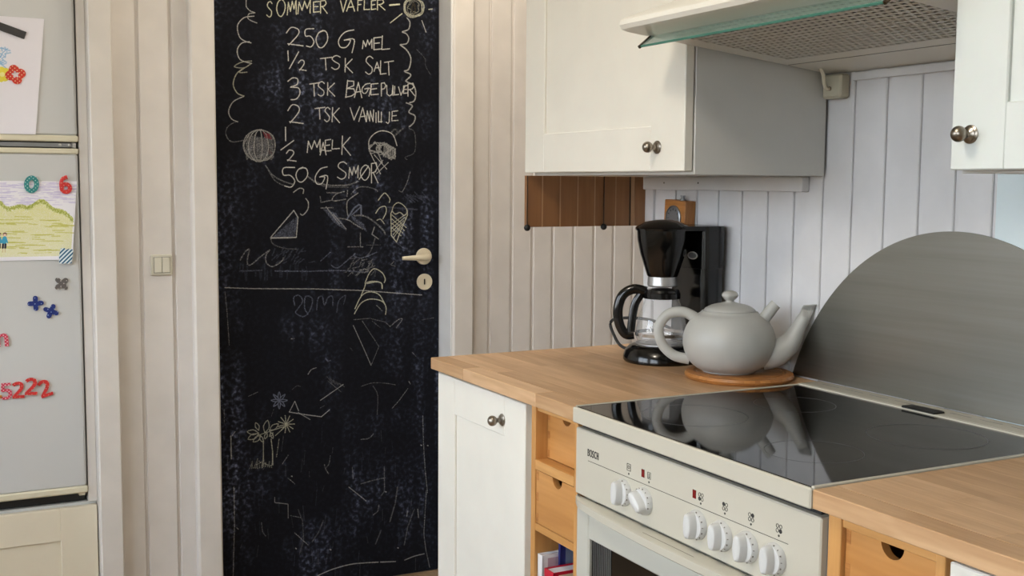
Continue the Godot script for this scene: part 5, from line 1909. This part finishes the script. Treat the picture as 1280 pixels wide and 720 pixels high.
	[4,4,.35,0,359,806,394,857],
	[4,4,.35,0,364,807,399,860],
	[0,2.5,.5,0,358,810,399,856],
	[0,2.5,.5,0,335,788,377,841],
	[4,5,.5,0,403,825,426,791,441,781,449,784,449,811],
	[4,4,.5,0,418,813,447,789],
	[4,4,.35,0,416,815,428,832],
	[4,4,.35,0,420,818,432,836],
	[4,4,.35,0,425,821,437,839],
	[4,4,.35,0,429,824,441,843],
	[4,4,.35,0,434,827,445,846],
	[4,4,.35,0,439,830,449,850],
	[4,4,.35,0,443,833,453,853],
	[4,4,.35,0,448,836,457,856],
	[4,4,.35,0,452,839,461,860],
	[4,4,.35,0,457,842,465,863],
	[0,4,.4,1,368,822,403,827,428,842,454,857],
	[0,5,.35,1,426,815,459,816,490,833,521,860,529,873],
	[0,3,.5,0,493,852,485,874,506,889],
	[0,3,.4,0,446,869,446,913],
	[0,2.5,.4,0,405,912,454,913],
	[0,2,.3,0,467,908,513,908],
	[0,3,.3,1,495,887,485,916,472,938,448,950],
	[1,3,.65,1,507,767,519,752,530,745,545,762,544,774],
	[1,3,.65,1,498,808,511,791,530,787,533,804,522,826],
	[1,3,.6,1,502,830,514,827,526,841],
	[1,3,.65,0,553,801,549,809,550,878,568,900,585,858,606,814,604,799],
	[1,3,.6,1,553,800,559,784,574,775,593,784,605,802,596,816,580,806,564,811,553,801],
	[1,2.5,.6,0,553,814,601,854],
	[1,2.5,.6,0,604,809,552,843],
	[1,2.5,.6,0,553,827,595,863],
	[1,2.5,.6,0,598,821,554,854],
	[1,2.5,.6,0,553,841,589,871],
	[1,2.5,.6,0,592,833,555,865],
	[1,2.5,.6,0,553,855,583,880],
	[1,2.5,.6,0,586,845,557,876],
	[1,2.5,.6,0,580,856,558,887],
	[4,4,.2,0,616,750,642,771],
	[4,4,.2,0,630,741,656,764],
	[4,4,.2,0,651,752,678,760],
	[4,4,.2,0,605,752,632,774],
	[4,4,.2,0,627,751,654,765],
	[4,4,.2,0,596,754,623,776],
	[4,4,.2,0,605,754,632,755],
	[4,4,.2,0,647,753,674,761],
	[4,4,.2,0,603,750,630,764],
	[4,4,.2,0,636,757,664,756],
	[4,4,.2,0,657,742,684,770],
	[4,4,.2,0,606,756,633,756],
	[4,4,.2,0,608,759,635,762],
	[4,4,.2,0,637,750,664,773],
	[4,5,.25,0,535,789,639,797],
	[4,3,.3,1,569,903,590,918,606,923],
	[0,2.4,.6,0,19,1026,102,1032,296,1040,455,1051,656,1073],
	[0,2,.3,0,656,1154,699,1149],
	[0,2,.4,0,19,1038,24,1099,29,1200],
	[4,3.5,.4,1,232,1088,229,1064,246,1058,257,1076,242,1099,235,1112,260,1124,281,1104,288,1070,267,1062,263,1096,274,1118],
	[4,3.5,.38,1,302,1105,306,1071,320,1064,327,1092,338,1069,353,1066,354,1094],
	[4,3,.3,1,367,1115,374,1080,396,1064,389,1092],
	[1,3,.65,1,448,1066,459,1042,466,1027,492,1023,516,1030,519,1047],
	[1,3,.65,1,427,1107,448,1069,474,1056,507,1065,526,1094],
	[1,3,.65,1,425,1123,447,1091,477,1079,515,1086,531,1105,530,1130],
	[0,2.5,.4,0,500,1100,518,1118],
	[0,2,.4,0,421,1142,477,1140,529,1155,545,1170],
	[0,3,.4,1,545,1170,575,1148,587,1150,567,1174],
	[0,2,.55,0,421,1160,454,1232,480,1291],
	[0,2,.35,0,451,1147,507,1232,480,1291],
	[0,2,.3,0,484,1149,511,1171],
	[0,2.2,.55,1,272,1305,283,1291,299,1286],
	[0,2.2,.6,0,311,1390,387,1345],
	[0,2.2,.3,0,336,1330,380,1369],
	[0,2.2,.25,0,333,1316,351,1338],
	[0,2.2,.25,0,343,1322,361,1342],
	[0,2.2,.25,0,353,1329,371,1346],
	[0,2.2,.25,0,363,1335,381,1349],
	[0,2.2,.25,0,373,1341,391,1353],
	[0,2.4,.6,0,211,1418,264,1431,314,1442,341,1422],
	[0,2.4,.55,0,211,1418,229,1386,241,1417],
	[0,2.2,.5,0,239,1422,278,1448],
	[0,2.2,.25,1,221,1349,236,1338,247,1341],
	[0,2,.3,0,84,1359,113,1348],
	[0,2.2,.25,0,310,1414,325,1407],
	[0,2.2,.45,0,552,1435,575,1413,606,1376],
	[0,2,.35,1,446,1356,484,1348,529,1352,563,1360],
	[0,2.5,.3,1,487,1359,502,1389,500,1450],
	[0,2.2,.5,0,610,1352,615,1361],
	[0,2,.3,0,621,1257,635,1272],
	[0,2,.25,0,410,1230,419,1241],
	[0,2.5,.4,0,220,1191,229,1191],
	[4,3,.45,0,330,1260,337,1269,345,1266],
	[4,3,.5,1,180,1379,192,1377,205,1381,192,1384,180,1379],
	[4,3,.5,1,180,1379,191,1386,197,1399,186,1391,180,1379],
	[4,3,.5,1,180,1379,183,1391,180,1405,176,1391,180,1379],
	[4,3,.5,1,180,1379,174,1390,162,1396,169,1384,180,1379],
	[4,3,.5,1,180,1379,168,1382,155,1377,168,1375,180,1379],
	[4,3,.5,1,180,1379,169,1372,162,1359,174,1368,180,1379],
	[4,3,.5,1,180,1379,176,1367,180,1353,184,1368,180,1379],
	[4,3,.5,1,180,1379,186,1369,198,1362,191,1374,180,1379],
	[1,2.6,.5,1,114,1474,98,1463,80,1467,96,1478,114,1474],
	[1,2.6,.5,1,115,1477,95,1476,82,1490,102,1491,115,1477],
	[1,2.6,.5,1,115,1466,116,1452,106,1442,105,1455,115,1466],
	[1,2.6,.5,1,121,1483,105,1486,98,1500,114,1497,121,1483],
	[1,2.6,.5,1,118,1483,118,1494,127,1503,127,1491,118,1483],
	[1,2.6,.5,1,134,1476,147,1460,143,1438,130,1454,134,1476],
	[1,2.6,.5,1,140,1476,133,1484,134,1494,141,1487,140,1476],
	[1,2.6,.5,1,151,1475,151,1486,159,1495,159,1483,151,1475],
	[1,2.6,.5,1,148,1469,166,1467,176,1452,158,1454,148,1469],
	[1,2.6,.5,1,159,1478,151,1481,148,1488,156,1486,159,1478],
	[1,2.5,.55,0,201,1455,227,1457],
	[1,2.5,.55,0,201,1455,222,1471],
	[1,2.5,.55,0,201,1455,212,1480],
	[1,2.5,.55,0,201,1455,197,1481],
	[1,2.5,.55,0,201,1455,185,1473],
	[1,2.5,.55,0,201,1455,177,1460],
	[1,2.5,.55,0,201,1455,177,1445],
	[1,2.5,.55,0,201,1455,185,1433],
	[1,2.5,.55,0,201,1455,198,1428],
	[1,2.5,.55,0,201,1455,212,1431],
	[1,2.5,.55,0,201,1455,223,1442],
	[1,2.5,.5,0,167,1487,201,1460,110,1482],
	[1,2.6,.5,0,129,1500,128,1555,124,1583],
	[1,2.6,.55,0,153,1497,157,1536,157,1578],
	[1,2.5,.45,0,178,1500,172,1538,169,1554],
	[0,2.2,.2,0,192,1490,185,1539],
	[0,2,.2,0,163,1404,154,1428],
	[1,2.5,.35,0,86,1581,94,1563],
	[1,2.5,.35,0,92,1582,94,1559],
	[1,2.5,.35,0,98,1581,107,1563],
	[1,2.5,.35,0,104,1582,110,1554],
	[1,2.5,.35,0,110,1583,108,1564],
	[1,2.5,.35,0,116,1582,115,1561],
	[1,2.5,.35,0,123,1579,123,1564],
	[1,2.5,.35,0,129,1580,129,1558],
	[1,2.5,.35,0,135,1581,135,1568],
	[1,2.5,.35,0,141,1583,147,1567],
	[1,2.5,.35,0,147,1585,146,1568],
	[1,2.5,.35,0,153,1586,157,1559],
	[1,3,.4,1,106,1572,125,1566,147,1580,158,1575],
	[0,2.5,.35,0,187,1579,206,1553],
	[0,2.5,.4,0,30,1545,30,1479,42,1464],
	[0,2.2,.3,0,11,1392,10,1434],
	[0,2.4,.5,0,29,1475,30,1544],
	[0,2.4,.45,0,36,1633,37,1709,36,1757,30,1909],
	[0,2.2,.5,0,43,1760,48,1766],
	[0,2.4,.45,0,659,1470,662,1567,667,1642,676,1728],
	[0,2.4,.45,0,672,1720,667,1798,663,1866,670,1919,684,1982],
	[0,3,.55,1,298,1950,346,1937,406,1930,451,1932,502,1937],
	[0,3,.55,0,510,1938,562,1944],
	[0,3,.5,1,595,1944,629,1936,664,1933],
	[0,2.2,.5,0,162,1680,162,1697,204,1707,204,1752],
	[0,2.4,.5,0,403,1677,437,1707,461,1729],
	[0,2.2,.45,0,224,1801,267,1846],
	[0,2.2,.4,0,205,1625,227,1646],
	[0,2.5,.45,1,323,1596,327,1611,336,1625],
	[0,2.5,.3,1,342,1570,338,1594,327,1607],
	[0,3,.35,1,445,1527,471,1526,487,1513],
	[0,3.5,.3,0,444,1671,482,1665,528,1661],
	[0,4,.3,0,570,1697,562,1748,543,1808],
	[0,3,.35,0,505,1748,501,1769,486,1778],
	[0,3,.3,0,524,1626,524,1706,512,1719],
	[0,2.5,.5,0,605,1781,602,1797],
	[0,2.5,.5,0,641,1780,644,1807],
	[0,4,.28,0,512,1833,493,1875],
	[0,3.5,.28,0,593,1893,605,1835,629,1778],
	[0,4,.22,0,253,1830,239,1871],
	[0,3.5,.25,0,318,1774,303,1808,281,1837],
	[0,3.5,.22,0,236,1728,250,1765,253,1830],
	[0,3,.3,1,120,1755,123,1783,132,1798],
	[0,2,.4,0,211,1744,246,1756],
	[0,3,.25,0,415,1614,418,1650],
	[0,3,.6,0,652,1566,655,1568],
	[0,3,.6,0,676,1570,678,1571],
	[0,3,.6,0,570,1899,572,1900],
	[0,3,.6,0,227,1851,229,1853],
	[0,3,.6,0,339,1871,342,1873],
	[0,3,.6,0,216,1620,218,1621],
	[0,3,.6,0,528,1707,530,1708],
	[4,2.5,.13,0,406,1573,404,1606],
	[0,2.5,.15,0,351,1544,349,1561],
	[0,2.5,.14,0,109,1826,104,1860],
	[0,2.5,.14,0,620,1743,615,1791],
	[0,2.5,.13,0,633,1943,633,1984],
	[4,2.5,.15,0,52,1636,51,1656],
	[4,2.5,.13,0,480,1820,475,1836],
	[0,2.5,.1,0,214,1743,219,1782],
	[0,2.5,.11,0,648,1757,643,1806],
	[4,2.5,.11,0,316,1477,314,1524],
	[0,2.5,.16,0,133,1580,127,1589],
	[4,2.5,.1,0,216,1819,221,1859],
	[0,2.5,.13,0,252,1569,247,1610],
	[0,2.5,.13,0,57,1475,54,1489],
	[4,2.5,.13,0,574,1867,574,1884],
	[0,2.5,.13,0,437,1899,432,1937],
	[0,2.5,.15,0,18,1535,20,1579],
	[4,2.5,.16,0,224,1873,221,1907],
	[4,2.5,.11,0,268,1838,272,1857],
	[0,2.5,.13,0,356,1936,355,1959],
	[4,2.5,.16,0,437,1890,434,1915],
	[4,2.5,.15,0,124,1660,122,1694],
	[4,2.5,.12,0,357,1911,355,1936],
	[4,2.5,.14,0,80,1596,78,1613],
	[4,2.5,.1,0,328,1524,322,1536],
	[0,2.5,.11,0,10,1885,9,1911],
	[4,2.5,.11,0,482,1761,486,1806],
	[0,2.5,.12,0,321,1665,315,1679],
	[4,2.5,.1,0,143,1477,141,1506],
	[0,2.5,.16,0,513,1505,515,1539],
	[0,2.5,.12,0,260,1544,256,1588],
	[0,2.5,.13,0,279,1866,282,1903],
	[4,2.5,.11,0,550,1543,554,1572],
	[0,2.5,.11,0,390,1614,387,1631],
	[4,2.5,.14,0,99,1757,102,1782],
	[4,2.5,.15,0,297,1676,293,1722],
	[0,2.5,.14,0,252,1719,255,1762],
	[0,2.5,.16,0,273,1613,274,1629],
	[0,2.5,.13,0,248,1834,246,1872],
	[0,2.5,.15,0,139,1778,141,1808],
	[0,2.5,.13,0,326,1759,319,1807],
	[4,2.5,.13,0,524,1795,524,1815],
	[4,2.5,.11,0,110,1671,114,1716],
	[4,2.5,.16,0,448,1566,453,1593],
	[0,2.5,.14,0,463,1845,467,1868],
	[0,2.5,.15,0,440,1927,438,1977],
	[4,2.5,.11,0,23,1749,17,1794],
	[0,2.5,.12,0,175,1683,176,1731],
	[0,2.5,.12,0,332,1876,326,1916],
	[4,2.5,.11,0,58,1455,57,1475],
	[0,2.5,.13,0,350,1849,347,1868],
	[0,2.5,.13,0,151,1442,150,1462],
	[4,2.5,.12,0,20,1778,19,1813],
	[0,2.5,.14,0,299,1873,300,1914],
	[4,2.5,.12,0,475,1556,470,1606],
	[4,2.5,.1,0,252,1488,252,1501],
	[4,2.5,.1,0,363,1741,358,1790],
	[4,2.5,.13,0,113,1751,115,1793],
	[0,2.5,.1,0,88,1552,92,1587],
	[4,2.5,.12,0,391,1808,394,1830],
	[4,2.5,.12,0,648,1972,642,1996],
	[4,2.5,.15,0,293,1862,294,1909],
	[0,2.5,.13,0,529,1562,527,1580],
	[0,2.5,.14,0,518,1764,517,1800],
	[0,2.5,.15,0,59,1811,54,1824],
	[0,2.5,.14,0,374,1797,368,1819],
	[0,2.5,.11,0,198,1583,198,1620],
	[4,2.5,.1,0,296,1647,299,1675],
	[4,2.5,.14,0,447,1585,448,1629],
	[4,2.5,.16,0,563,1618,561,1664],
]
